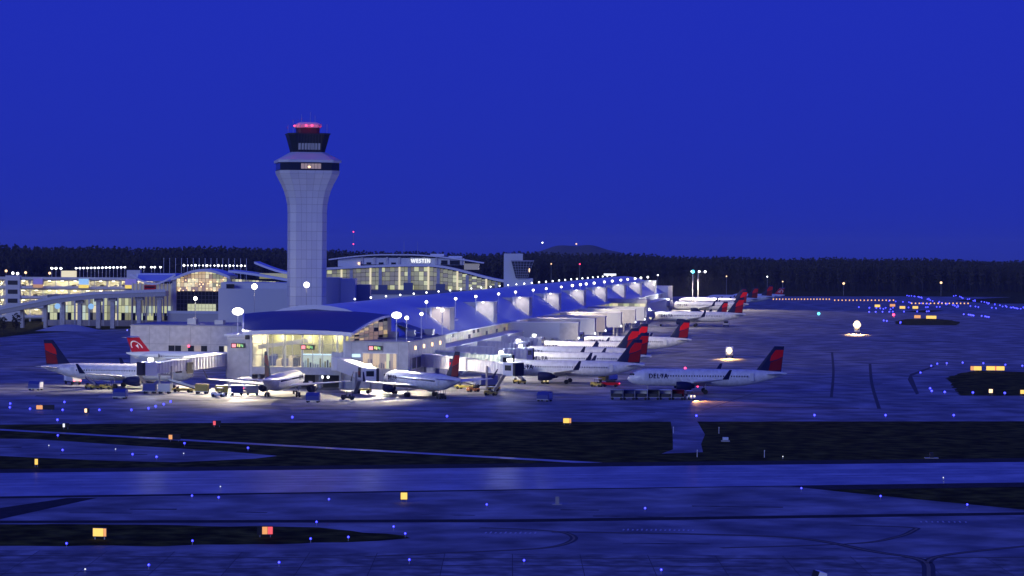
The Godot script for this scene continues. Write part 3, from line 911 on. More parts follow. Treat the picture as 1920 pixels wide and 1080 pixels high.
func make_concourse():
	var c := thing("concourse", "long airport concourse with arched blue metal roof and glass front end", "concourse", ORIGIN, TURN)
	# long barrel roof, one panel after another
	var ws := [-21.5, -18, -14, -11, -8, -4, 0, 4, 8, 11, 14, 18, 21.5]
	var rows := []
	for z in [0.0, -25.9]:
		var r := []
		for w in ws:
			r.append(Vector3(w, roof_y(w), z))
		rows.append(r)
	var seg := curved_sheet(rows, 0.4)
	var u := 20.0
	var n := 0
	while u < 800:
		part(c, "roof_panel", seg, "roof_metal" if n % 2 == 0 else "roof_metal_b", Vector3(0, 0, -u))
		u += 26.0
		n += 1
	# arched fascia at the roof's near end
	var fr := []
	for o in [[0.25, 0.35], [0.25, -0.75]]:
		var r := []
		for w in ws.slice(1, 12):
			r.append(Vector3(w, roof_y(w) + o[1], -19.6))
		fr.append(r)
	var fs := st_new()
	for j in fr[0].size() - 1:
		var back := Vector3(0, 0, -0.35)
		hexa(fs, [fr[0][j], fr[0][j + 1], fr[1][j + 1], fr[1][j]], [fr[0][j] + back, fr[0][j + 1] + back, fr[1][j + 1] + back, fr[1][j] + back])
	part(c, "arched_fascia", done(fs), "trim")
	# the dark canopy over the glass front
	var cr := []
	for i in 13:
		var r := []
		for j in 17:
			r.append(canopy_point(i / 12.0, -1.0 + j / 8.0))
		cr.append(r)
	part(c, "front_canopy", curved_sheet(cr, 0.35), "roof_dark")
	# wall that closes the step from the canopy's back edge down to the long roof
	var bw := st_new()
	for j in 16:
		var p := canopy_point(1.0, -1.0 + j / 8.0) - Vector3(0, 0.36, 0)
		var q := canopy_point(1.0, -1.0 + (j + 1) / 8.0) - Vector3(0, 0.36, 0)
		var p2 := Vector3(p.x, minf(roof_y(p.x) - 0.5, p.y - 0.1), p.z)
		var q2 := Vector3(q.x, minf(roof_y(q.x) - 0.5, q.y - 0.1), q.z)
		var bk := Vector3(0, 0, 0.2)
		hexa(bw, [p, q, q2, p2], [p + bk, q + bk, q2 + bk, p2 + bk])
	part(c, "canopy_back_wall", done(bw), "wall")
	# pale rim along the canopy's front and sides
	for e in [[0, 16], [1, 12], [2, 12]]:
		var rs := st_new()
		for i in e[1]:
			var p: Vector3
			var q: Vector3
			if e[0] == 0:
				p = canopy_point(0, -1.0 + i / 8.0)
				q = canopy_point(0, -1.0 + (i + 1) / 8.0)
			else:
				var sd := -1.0 if e[0] == 1 else 1.0
				p = canopy_point(i / 12.0, sd)
				q = canopy_point((i + 1) / 12.0, sd)
			var out := Vector3(0, 0, 0.5) if e[0] == 0 else Vector3(0.4 * (-1 if e[0] == 1 else 1), 0, 0)
			var dn := Vector3(0, -0.85 if e[0] == 0 else -0.45, 0)
			var upw := Vector3(0, 0.1, 0)
			hexa(rs, [p + out + upw, q + out + upw, q + out + dn, p + out + dn], [p + upw, q + upw, q + dn, p + dn])
		part(c, "canopy_rim", done(rs), "trim")
	# flat pale soffit wing on the left of the canopy
	blk(c, "soffit", -17.5, -12.4, 12.3, 12.9, 1.5, -14, "trim")
	blk(c, "parapet_wall", -17.0, -12.6, 11.6, 12.3, 0.5, -14, "pale_wall")
	# front glass wall: panes between mullions, interior behind
	var bays := 9
	for i in bays:
		var x0 := -10.9 + i * 22.2 / bays
		var x1 := x0 + 22.2 / bays
		for r in 3:
			var y0: float = [5.1, 7.9, 10.6][r]
			var y1: float = [7.9, 10.6, 13.1][r]
			blk(c, "window_pane", x0 + 0.06, x1 - 0.06, y0 + 0.05, y1 - 0.05, 0.02, -0.04, "glass")
		blk(c, "mullion", x0 - 0.06, x0 + 0.06, 5.0, 13.2, 0.12, -0.14, "steel")
	for y in [5.05, 7.9, 10.6, 13.15]:
		blk(c, "transom", -10.9, 11.3, y - 0.05, y + 0.05, 0.09, -0.11, "steel")
	blk(c, "corner_post", -11.5, -10.95, 0, 13.3, 0.2, -0.6, "pale_wall")
	blk(c, "corner_post", 11.33, 11.9, 0, 13.3, 0.2, -0.6, "pale_wall")
	blk(c, "spandrel", -10.9, 11.3, 3.3, 4.98, 0.3, -0.5, "wall")
	# hall behind the glass
	blk(c, "hall_floor", -10.9, 12, 4.6, 4.9, -0.6, -19, "cement")
	blk(c, "hall_back_wall", -10.9, 16, 4.9, 12.6, -15, -15.3, "hall_wall")
	blk(c, "hall_side_wall", -11.3, -10.95, 4.9, 12.8, -0.7, -19, "pale_wall")
	blk(c, "hall_ceiling", -10.9, 11.4, 12.75, 12.95, -0.7, -19, "pale_wall")
	blk(c, "sloped_bulkhead", -10.5, 2, 10.0, 11.0, -4, -5, "pale_wall").rotation_degrees = Vector3(0, 0, 8)
	for i in 6:
		for k in 3:
			blk(c, "ceiling_lamp", -9.2 + i * 3.6, -7.4 + i * 3.6, 12.68, 12.74, -2.5 - k * 5.5, -4.0 - k * 5.5, "ceiling_lamp")
	for i in 3:
		omni(c, Vector3(-7 + i * 7, 11.8, -6), 40.0, Color(1.0, 0.92, 0.66), 0.6)
		omni(c, Vector3(-7 + i * 7, 11.8, -14), 30.0, Color(1.0, 0.92, 0.66), 0.6)
	for i in 5:
		part(c, "hall_column", pole_mesh, "pale_wall", Vector3(-8 + i * 4.3, 8.8, -3.5), Vector3.ZERO, Vector3(0.7, 7.8, 0.7))
	for i in 14:
		blk(c, "shop_front", -10.2 + i * 1.55, -9.0 + i * 1.55, 4.9, 6.2 + 1.6 * rng.randf(), -7 - 5 * rng.randf(), -12.2, ["win_gold", "warm_wall", "win_pale", "dark", "blue_box", "warm_wall"][rng.randi() % 6])
	# lit lounge with a cool light strip, right half of the glass front
	blk(c, "lounge_wall", 1.0, 8.4, 5.0, 8.0, -1.6, -1.75, "win_pale")
	blk(c, "lounge_light", 1.2, 8.2, 7.95, 8.3, -1.2, -1.5, "win_cool")
	for i in 12:
		blk(c, "lounge_furniture", 1.2 + i * 0.6, 1.55 + i * 0.6, 5.0, 5.7 + 1.5 * rng.randf(), -0.8, -1.2, ["dark", "bridge_teal", "yellow_box", "cement", "steel"][rng.randi() % 5])
	blk(c, "pier_wall", 8.6, 11.3, 5.0, 8.8, 0.5, 0.1, "wall")
	# undercroft
	blk(c, "undercroft_wall", -11.5, 12, 0, 3.3, -7, -7.3, "warm_wall")
	blk(c, "undercroft_ceiling", -11.5, 12, 3.2, 3.35, -0.4, -7, "joint")
	for i in 5:
		part(c, "support_column", pole_mesh, "cement", Vector3(-9.5 + i * 5, 1.65, -1.2), Vector3.ZERO, Vector3(0.8, 3.3, 0.8))
	for x in [-4.5, 4.6, 6.0]:
		blk(c, "wall_lamp", x, x + 0.5, 2.2, 2.7, -6.85, -7, "lamp")
	blk(c, "service_door", -1.5, 3.0, 0, 2.9, -6.9, -7, "dark")
	blk(c, "service_door", 5.0, 9.5, 0, 2.9, -6.9, -7, "dark")
	# left and right front blocks, the long side wall and the body behind
	blk(c, "left_block", -17.0, -11.5, 0, 11.6, 0.4, -40, "wall")
	blk(c, "right_block", 11.9, 27.2, 0, 11.2, 0.3, -54, "wall")
	blk(c, "parapet", 11.7, 27.4, 11.2, 11.5, 0.5, -54.2, "cement")
	blk(c, "side_window_band", 27.2, 27.35, 4.8, 7.4, -3, -50, "dark_glass")
	for i in 8:
		blk(c, "window_frame", 27.3, 27.5, 4.7, 7.5, -3 - i * 6.7, -3.3 - i * 6.7, "trim")
	for i in 4:
		blk(c, "wall_lamp", 27.25, 27.6, 9.3, 10.2, -8 - i * 12.0, -8.7 - i * 12.0, "warm_lamp")
	# lit window of the right block, full of things
	for i in 10:
		blk(c, "window_pane", 16.2 + i * 0.82, 16.96 + i * 0.82, 5.0, 8.6, 0.42, 0.34, ["win_gold", "win_cream", "win_gold", "win_tan", "win_lime"][rng.randi() % 5])
	for i in 16:
		var dx := 16.2 + rng.randf() * 7.6
		blk(c, "window_display", dx, dx + 0.35, 5.1, 5.7 + rng.randf() * 1.6, 0.48, 0.44, ["cement", "joint", "win_gold", "warm_wall"][rng.randi() % 4])
	blk(c, "window_frame", 16.0, 24.6, 8.6, 8.8, 0.55, 0.33, "trim")
	blk(c, "entrance_sign", 13.6, 15.6, 7.7, 8.4, 0.5, 0.35, "win_cool")
	# right flank glass under the canopy rim
	var bays2 := 8
	for i in bays2:
		var t0 := i / float(bays2)
		var t1 := (i + 1) / float(bays2)
		var a := canopy_point(t0, 0.95)
		var b := canopy_point(t1, 0.95)
		for r in 5:
			var lo := lerpf(11.5, minf(a.y, b.y) - 0.4, r / 5.0)
			var hi := lerpf(11.5, minf(a.y, b.y) - 0.4, (r + 1) / 5.0)
			var gs := st_new()
			hexa(gs, [Vector3(a.x, lo + 0.05, a.z - 0.12), Vector3(b.x, lo + 0.05, b.z + 0.12), Vector3(b.x, hi - 0.05, b.z + 0.12), Vector3(a.x, hi - 0.05, a.z - 0.12)], [Vector3(a.x - 0.1, lo + 0.05, a.z - 0.12), Vector3(b.x - 0.1, lo + 0.05, b.z + 0.12), Vector3(b.x - 0.1, hi - 0.05, b.z + 0.12), Vector3(a.x - 0.1, hi - 0.05, a.z - 0.12)])
			part(c, "window_pane", done(gs), ["win_tan", "win_dim", "win_gold", "win_amber", "dark_glass"][rng.randi() % 5])
		var ms := st_new()
		box_in(ms, Vector3(a.x, (11.5 + a.y) / 2.0 - 0.2, a.z), Vector3(0.25, a.y - 11.6, 0.16))
		part(c, "mullion", done(ms), "steel")
	# terrace structures on the right block
	blk(c, "terrace_roof", 17, 26, 11.5, 11.9, -14, -50, "roof_dark")
	for a in [[19, -17], [22, -24], [20.5, -33], [24, -40]]:
		blk(c, "roof_unit", a[0], a[0] + 2.2, 11.9, 13.3, a[1], a[1] - 3.0, "steel")
	bx(c, "skylight", Vector3(20.5, 13.4, -44), Vector3(8, 0.3, 10), "roof_dark", Vector3(0, 0, -18))
	# body along the right side
	blk(c, "main_wall", -20.5, 20.8, 0, 10.2, -40, -800, "wall")
	blk(c, "low_wing", 20.8, 26.0, 0, 7.6, -54, -800, "pale_wall")
	blk(c, "low_wing_roof", 20.8, 26.4, 7.6, 7.85, -54, -800, "trim")
	var lit := ["win_dim", "win_olive", "win_dim", "dark_glass", "win_tan", "win_olive"]
	var uu := 56.0
	while uu < 700:
		var wide := 4.2 if uu < 300 else 8.5
		for r in 2:
			blk(c, "window_pane", 20.85, 20.95, 7.95 + r * 1.15, 9.0 + r * 1.15, -uu, -uu - wide + 0.25, lit[rng.randi() % 6])
		uu += wide
	# fins that stand across the roof, with their end blocks
	for i in 9:
		var pu := 99.0 + i * 82.0
		var lump: float = 7.6
		blk(c, "cross_wall", 4.5, 16.0, 12.0, 17.3, -pu - 2.0, -pu - 3.0, "wall")
		blk(c, "end_block", 15.8, 20.9, 7.8, 17.4, -pu, -pu - lump, "warm_wall" if i == 0 else "wall")
		blk(c, "end_block_edge", 15.3, 15.85, 7.8, 17.5, -pu + 0.25, -pu - 1.0, "trim")
		blk(c, "coping", 15.2, 21.1, 17.4, 17.6, -pu + 0.2, -pu - lump, "trim")
		blk(c, "door_panel", 16.6, 20.2, 7.9, 12.4, -pu + 0.12, -pu, "panel_b")
		blk(c, "wall_lamp", 18.2, 18.6, 9.6, 10.3, -pu + 0.3, -pu + 0.12, "lamp")
		# a small lamp on a bracket that washes the block's face
		blk(c, "lamp_bracket", 18.3, 18.5, 17.6, 17.75, -pu + 5.2, -pu - 0.5, "steel")
		blk(c, "bracket_lamp", 18.1, 18.7, 17.3, 17.6, -pu + 5.3, -pu + 4.9, "lamp")
		spot(c, Vector3(18.4, 17.1, -pu + 5.0), Vector3(18.2, 14.4, -pu), 34.0, 40.0, Color(1.0, 0.95, 0.9), 0.2)
		# bright gutter and canopy edge between the fins
		bx(c, "eave_gutter", Vector3(21.8, 10.55, -pu - 44), Vector3(0.7, 0.35, 68), "trim")
		bx(c, "roof_vent", Vector3(18.5, 14.6, -pu - 16), Vector3(3.6, 0.4, 7), "trim", Vector3(0, 0, -34))
	blk(c, "end_hall", 9, 24, 0, 14.0, -800, -830, "pale_wall")
	# wall panels joints on the side wall of the right block
	for i in 13:
		blk(c, "wall_joint", 27.2, 27.23, 7.6, 11.1, -2 - i * 4.0, -2.08 - i * 4.0, "joint")
	for i in 4:
		blk(c, "wall_joint", 13.4 + i * 3.8, 13.46 + i * 3.8, 0.2, 11.1, 0.34, 0.3, "joint")
	# gate signs with red, yellow and green lamps
	for a in [[-14.2, 10.1, 0.65, "at the left of the glass front"], [2.8, 9.9, 0.45, "hanging in the middle of the glass front"], [19.3, 9.9, 0.6, "on the grey wall right of the glass front"]]:
		var g := thing("gate_sign", "black docking sign with coloured lamps " + a[3], "sign", at_stand(a[0], -a[2], a[1]), TURN, "docking signs on the concourse end")
		bx(g, "housing", Vector3.ZERO, Vector3(3.5, 1.15, 0.3), "dark")
		for q in [[-1.05, 0.0, 0.95, 0.8, "led_red"], [-0.1, 0.1, 0.32, 0.7, "led_yellow"], [0.32, 0.0, 0.32, 0.75, "led_yellow"], [0.72, 0.1, 0.3, 0.55, "led_green"], [1.08, -0.05, 0.28, 0.6, "led_green"]]:
			bx(g, "lamp", Vector3(q[0], q[1], 0.17), Vector3(q[2], q[3], 0.06), q[4])
	# low wing on the left, behind the leftmost airliners
	var lw := thing("service_wing", "plain pale block with two dark window strips behind the leftmost airliners", "building", at_stand(-45, 112), TURN)
	blk(lw, "wall", -28.5, 28, 0, 11.1, 0, -30, "wall")
	blk(lw, "parapet", -28.7, 28.2, 11.1, 11.35, 0.2, -30.2, "cement")
	blk(lw, "roof_edge", -28.6, 28, 11.35, 11.5, -2, -30, "roof_dark")
	for i in 9:
		blk(lw, "wall_joint", -23 + i * 6.0, -22.92 + i * 6.0, 0.3, 11, 0.05, 0, "joint")
	blk(lw, "wall_joint", -28.4, 27.9, 6.0, 6.07, 0.05, 0, "joint")
	for i in 6:
		blk(lw, "window_pane", -17.3 + i * 1.9, -15.55 + i * 1.9, 4.0, 5.6, 0.1, 0.02, ["dark_glass", "dark_glass", "win_dim", "dark_glass", "win_tan", "dark_glass"][i])
	blk(lw, "wall_lamp", -11.6, -11.1, 5.2, 5.7, 0.4, 0.1, "red_light")
	for i in 3:
		blk(lw, "window_pane", -2.6 + i * 1.6, -1.2 + i * 1.6, 3.9, 5.6, 0.1, 0.02, ["dark_glass", "win_cream", "win_tan"][i])
	for a in [[-14, 1.6], [-6, 1.2], [2, 1.7], [9, 1.1]]:
		blk(lw, "roof_unit", a[0], a[0] + 2.5, 11.5, 11.5 + a[1], -8, -11, "steel")

func make_walkways():
	# elevated boxed walkways set across the stands farther along
	var i := 0
	var names := ["first and lowest", "second", "third", "fourth", "fifth", "sixth and farthest"]
	for u in [210.0, 258.0, 291.0, 346.0, 402.0, 442.0]:
		var s := thing("boxed_walkway", "long pale boxed walkway beside the concourse, %s of the stepped six" % names[i], "walkway", at_stand(21.2, u), TURN, "stepped boxed walkways")
		blk(s, "box_wall", 0, 22.4, 5.6, 10.4, 0, -4.5, ["panel", "wall", "panel_b", "wall", "panel", "panel_c"][i])
		blk(s, "roof", 0, 22.6, 10.4, 10.7, 0.2, -4.7, "trim")
		blk(s, "end_box", 16.6 + 0.9 * (i % 2), 22.5, 5.2, 10.35, 0.12, -0.2, ["wall", "panel_b", "warm_wall", "panel", "wall", "panel_b"][i])
		for x in [7.0, 14.0, 21.0]:
			part(s, "support_column", pole_mesh, "cement", Vector3(x, 2.8, -2.2), Vector3.ZERO, Vector3(0.9, 5.6, 0.9))
		blk(s, "end_lamp", 22.4, 22.8, 5.4, 6.0, 0.1, -0.4, "lamp")
		i += 1
	var b := thing("gate_hall", "low gate hall with long lit window strip beside the concourse's far half", "building", at_stand(13.5, 525), TURN)
	blk(b, "wall", 8.0, 23.5, 4.5, 7.0, 0, -14, "panel")
	blk(b, "roof_slab", 0.2, 23.8, 10.4, 12.2, 0.4, -14.4, "wall")
	blk(b, "back_wall", 8.0, 23.3, 7.0, 10.4, -3, -14, "pale_wall")
	for k in 9:
		blk(b, "window_pane", 1.6 + k * 2.4, 3.85 + k * 2.4, 7.1, 10.3, 0.1, 0, ["win_lime", "win_olive", "win_lime", "win_cream", "win_olive"][k % 5])
	for x in [9.0, 15.0, 21.5]:
		part(b, "support_column", pole_mesh, "cement", Vector3(x, 2.25, -3), Vector3.ZERO, Vector3(1.0, 4.5, 1.0))

func make_mast(label, at: Vector3, tall: float, towards: Vector3, energy: float, group: String, size := 1.0, angle := 38.0, dip := 1.08) -> Node3D:
	# the beam leaves the lamp head steeply, so that it ends on the stands
	var m := thing("floodlight_mast", label, "floodlight", at, TURN, group)
	part(m, "pole", pole_mesh, "trim", Vector3(0, tall / 2.0, 0), Vector3.ZERO, Vector3(0.24, tall, 0.24))
	bx(m, "crossbar", Vector3(0, tall, 0), Vector3(1.5 * size, 0.14, 0.14), "steel")
	part(m, "lamp_head", bulb_mesh, "flood", Vector3(0, tall + 0.5 * size, 0), Vector3.ZERO, Vector3(0.66 if size < 1.2 else 0.95, 0.6, 0.5) * size)
	var aim := m.global_transform.affine_inverse() * towards
	var flat := Vector3(aim.x, 0, aim.z).normalized()
	var start := Vector3(0, tall, 0) + flat * 1.6 * size
	spot(m, start, start + flat - Vector3(0, dip, 0), energy, angle, Color(1.0, 0.93, 0.8), 0.6)
	return m

func make_masts():
	var g := "floodlight masts along the concourse roof edge"
	var m1 := make_mast("floodlight mast with brightest lamp cluster left of the dark canopy", at_stand(-15.0, 2, 12.9), 4.6, at_stand(-8, -40), 4200, g, 1.5, 39)
	spot(m1, Vector3(-2.4, 4.6, 1.2), Vector3(-3.4, 3.5, 1.7), 5200, 40, Color(1.0, 0.93, 0.8), 0.6)
	spot(m1, Vector3(-2.0, 4.8, -2.0), Vector3(-5.2, 4.4, -7.0), 4500, 21, Color(1.0, 0.95, 0.85), 0.6)
	var m2 := make_mast("floodlight mast with bright lamp cluster on the grey block beside the canopy", at_stand(24.0, 1.5, 11.5), 5.6, at_stand(16, -40), 3800, g, 1.3, 39)
	spot(m2, Vector3(2.4, 5.6, 0.4), Vector3(3.4, 4.5, 0.3), 600, 40, Color(1.0, 0.93, 0.8), 0.6)
	make_mast("small floodlight mast just right of the grey block's bright cluster", at_stand(26.0, 4, 11.5), 5.2, at_stand(60, -10), 650, g, 0.75, 40)
	make_mast("second floodlight mast along the grey block's side wall", at_stand(26.6, 21, 11.5), 5.8, at_stand(60, 30), 1100, g, 0.65, 42)
	make_mast("third floodlight mast along the grey block's side wall, at its far end", at_stand(26.6, 52, 11.5), 6.0, at_stand(60, 65), 1900, g, 0.75, 42)
	var label := "floodlight mast in the row receding along the concourse roof edge"
	for u in [80.5, 129.5, 167.4, 215, 254, 299, 335, 380, 416, 444, 465, 495, 536, 570, 609, 642, 680, 711, 750]:
		make_mast(label, at_stand(17.5, u, roof_y(17.5)), 5.3, at_stand(57.5, u + 30), 2600 if u < 230 else 1500, g, 0.62 if u < 400 else 0.8, 29, 0.36)
	# lamps along the ridge
	for i in 31:
		var u := 80.0 + i * 22.6
		var l := thing("ridge_lamp", "small round lamp on the ridge of the long blue roof", "lamp", at_stand(-2.0, u, 19.2), TURN, "lamps along the roof ridge")
		part(l, "post", pole_mesh, "steel", Vector3(0, 0.3, 0), Vector3.ZERO, Vector3(0.1, 0.6, 0.1))
		part(l, "lamp_head", bulb_mesh, "lamp", Vector3(0, 0.75, 0), Vector3.ZERO, Vector3.ONE * (0.25 if u < 400 else 0.32))
	var sn := thing("roof_sign", "white light strip on the far end of the concourse ridge", "sign", at_stand(-3, 758, 19.2), TURN)
	bx(sn, "light_strip", Vector3(0, 1.3, 0), Vector3(6.5, 1.1, 0.3), "sign_white")
	bx(sn, "leg", Vector3(-2, 0.4, 0), Vector3(0.2, 0.8, 0.2), "steel")
	bx(sn, "leg", Vector3(2, 0.4, 0), Vector3(0.2, 0.8, 0.2), "steel")
	# tall lamp posts beyond the concourse
	for a in [[1250, 0], [1257, 1]]:
		var l := thing("apron_mast", ["tall mast with cold green-white lamps at concourse's far end, left of two", "tall mast with side lamp at concourse's far end, right of two"][a[1]], "floodlight", at_stand(30.0 + a[1] * 3.0, 900), TURN, "tall masts beyond the concourse")
		part(l, "pole", pole_mesh, "trim", Vector3(0, 10.5, 0), Vector3.ZERO, Vector3(0.35, 21, 0.35))
		bx(l, "crossbar", Vector3(2.0 * a[1], 21, 0), Vector3(4.5 if a[1] else 2.0, 0.2, 0.2), "steel")
		part(l, "lamp_head", bulb_mesh, "green_light" if a[1] == 0 else "lamp", Vector3(4.0 * a[1], 21.2, 0), Vector3.ZERO, Vector3.ONE * (1.0 - 0.35 * a[1]))
		part(l, "lamp_head", bulb_mesh, "lamp", Vector3(-0.6 + 1.2 * a[1], 21.3, 0), Vector3.ZERO, Vector3.ONE * 0.6)
		spot(l, Vector3(0, 20, 1.6), Vector3(6, 0, 20), 3500, 65)

# ---------------------------------------------------------------- control tower
func oct(h: float, y: float, cut := 0.27) -> Array:
	var k := h * (1.0 - cut * 1.1)
	return [Vector3(-k, y, h), Vector3(k, y, h), Vector3(h, y, k), Vector3(h, y, -k), Vector3(k, y, -h), Vector3(-k, y, -h), Vector3(-h, y, -k), Vector3(-h, y, k)]

func make_tower():
	var t := thing("control_tower", "tall pale control tower with flared head, dark cab and red crown light", "control tower", Vector3(-61.2, 0, -795), 11)
	var prof := [[0, 5.45], [44.0, 5.45], [46.5, 5.6], [48.5, 5.95], [50.5, 6.5], [52.3, 7.2], [54.0, 8.05], [55.5, 8.75], [56.5, 9.0]]
	var rings := []
	for p in prof:
		rings.append(oct(p[1] - 0.06, p[0]))
	part(t, "shaft_core", loft(rings, -1), "joint")
	# cladding panels, row by row, on the five faces that are seen
	var ys := []
	for i in 17:
		ys.append(i * 44.0 / 16.0)
	for p in prof.slice(2):
		ys.append(p[0])
	var half := func(y: float) -> float:
		for i in prof.size() - 1:
			if y <= prof[i + 1][0]:
				return lerpf(prof[i][1], prof[i + 1][1], (y - prof[i][0]) / (prof[i + 1][0] - prof[i][0]))
		return prof[-1][1]
	for f in [[7, 0, 1], [0, 1, 5], [1, 2, 1], [2, 3, 4], [6, 7, 2]]:
		for r in range(3, ys.size() - 1):
			var lo := oct(half.call(ys[r]), ys[r])
			var hi := oct(half.call(ys[r + 1]), ys[r + 1])
			for cidx in f[2]:
				var q0: float = float(cidx) / f[2]
				var q1: float = float(cidx + 1) / f[2]
				var p0: Vector3 = lo[f[0]].lerp(lo[f[1]], q0)
				var p1: Vector3 = lo[f[0]].lerp(lo[f[1]], q1)
				var p2: Vector3 = hi[f[0]].lerp(hi[f[1]], q1)
				var p3: Vector3 = hi[f[0]].lerp(hi[f[1]], q0)
				var mid := (p0 + p1 + p2 + p3) / 4.0
				var fpt := []
				var bpt := []
				var nrm := (p1 - p0).cross(p3 - p0).normalized()
				for v in [p0, p1, p2, p3]:
					var sd: Vector3 = (p1 - p0).normalized()
					var w: Vector3 = v - sd * signf((v - mid).dot(sd)) * 0.035
					w.y -= signf(v.y - mid.y) * 0.04
					fpt.append(w)
					bpt.append(w - nrm * 0.2)
				var ps := st_new()
				hexa(ps, fpt, bpt)
				part(t, "panel", done(ps), ["panel", "panel", "panel_c", "panel_b"][rng.randi() % 4])
	# window band, eave and sloping roof
	part(t, "band_core", loft([oct(8.7, 56.5), oct(8.7, 58.9)], -1), "dark")
	var bnd := part(t, "window_band", loft([oct(8.78, 56.75), oct(8.78, 58.7)], -1, false), "dark_glass")
	for i in 6:
		blk(bnd, "pane", -2.9 + i * 1.0, -2.0 + i * 1.0, 56.95, 58.5, 8.84, 8.8, "win_tan")
	part(bnd, "lamp", bulb_mesh, "warm_lamp", Vector3(-0.5, 57.5, 8.9), Vector3.ZERO, Vector3(0.45, 0.3, 0.1))
	part(t, "eave", loft([oct(9.3, 58.85), oct(9.35, 59.6)], -1), "panel")
	part(t, "skirt_roof", loft([oct(9.2, 59.6), oct(5.1, 62.0)], -1), "panel_b")
	# cab
	var cab := part(t, "cab", loft([oct(4.75, 61.9), oct(6.1, 67.2)], -1), "dark_glass")
	for i in 7:
		var x := -3.3 + i * 0.95
		var cs := st_new()
		hexa(cs, [Vector3(x, 62.7, 5.0), Vector3(x + 0.75, 62.7, 5.0), Vector3(x + 0.75, 64.6, 5.5), Vector3(x, 64.6, 5.5)], [Vector3(x, 62.7, 4.9), Vector3(x + 0.75, 62.7, 4.9), Vector3(x + 0.75, 64.6, 5.4), Vector3(x, 64.6, 5.4)])
		part(cab, "pane", done(cs), "win_tower")
	for i in 9:
		var x := -3.45 + i * 0.86
		part(cab, "mullion", pole_mesh, "dark", Vector3(x, 64.6, 5.47), Vector3(14.3, 0, 0), Vector3(0.12, 5.4, 0.12))
	part(t, "cab_roof", loft([oct(6.3, 67.2), oct(6.3, 67.6)], -1), "dark")
	part(t, "penthouse", loft([oct(3.3, 67.6), oct(3.3, 69.3)], -1), "dark")
	part(t, "crown_disc", loft([oct(3.7, 69.3), oct(3.9, 70.2), oct(2.6, 70.9)], -1), "panel")
	for i in 14:
		var a := TAU * i / 14.0
		part(t, "crown_lamp", bulb_mesh, "red_light", Vector3(cos(a) * 3.85, 69.9, sin(a) * 3.85), Vector3.ZERO, Vector3(0.32, 0.26, 0.32))
	omni(t, Vector3(0, 70.3, 6.5), 7.0, Color(1, 0.1, 0.2))
	omni(t, Vector3(-5.5, 70.3, 4.5), 7.0, Color(1, 0.1, 0.2))
	omni(t, Vector3(5.5, 70.3, 4.5), 7.0, Color(1, 0.1, 0.2))
	for a in [[-6, 67.6, 2.5], [5.6, 67.6, 3.0], [-2, 70.8, 2.6], [2, 70.8, 2.2], [-4.5, 67.6, 4.0], [0.6, 70.8, 3.2]]:
		part(t, "antenna", pole_mesh, "steel", Vector3(a[0], a[1] + a[2] / 2.0, 1.5), Vector3.ZERO, Vector3(0.07, a[2], 0.07))
	# blocks at the tower's foot
	var b := thing("tower_annex", "windowless pale blocks right of the tower's foot", "building", Vector3(-52, 0, -810))
	blk(b, "block", -4.5, -0.2, 0, 24.6, 0, -10, "panel")
	blk(b, "block", -0.1, 4.4, 0, 24.3, 0.8, -10, "panel_b")
	blk(b, "block", 4.4, 8.5, 0, 22.4, -6, -16, "roof_dark")
	var b2 := thing("tower_annex", "pale stepped block left of the tower's foot", "building", Vector3(-74, 0, -840))
	blk(b2, "block", -18, 12, 0, 22.5, -3, -20, "panel")
	blk(b2, "block", -18.5, 5, 0, 20.6, 0, -3, "panel_b")
	blk(b2, "window", -16.0, -13.6, 20.6, 22.0, 0.05, -2, "dark_glass")
	for a in [[-94, 18.6, 0], [-76.5, 22.2, 1], [-61, 22.8, 2]]:
		var l := thing("wall_light", ["round white light left of tower's foot, lowest of three", "round white light left of tower's foot above the canopy", "round white light on the tower's own foot"][a[2]], "lamp", Vector3(a[0] * 0.985, 0, -780), 0, "lights at the tower's foot")
		part(l, "pole", pole_mesh, "steel", Vector3(0, a[1] / 2.0, 0), Vector3.ZERO, Vector3(0.2, a[1], 0.2))
		part(l, "lamp_head", bulb_mesh, "flood", Vector3(0, a[1], 0), Vector3.ZERO, Vector3.ONE * [0.55, 0.85, 0.85][a[2]])
		omni(l, Vector3(0, a[1], 1.4), 14.0)

# ---------------------------------------------------------------- buildings on the left and in the middle
func arch_sheet(pts: Array, z0: float, z1: float, thick: float) -> ArrayMesh:
	var a := []
	var b := []
	for p in pts:
		a.append(Vector3(p[0], p[1], z0))
		b.append(Vector3(p[0], p[1], z1))
	return curved_sheet([b, a], thick)

func curve_pts(fn: Callable, x0: float, x1: float, n: int) -> Array:
	var o := []
	for i in n + 1:
		var x := lerpf(x0, x1, float(i) / n)
		o.append([x, fn.call(x)])
	return o

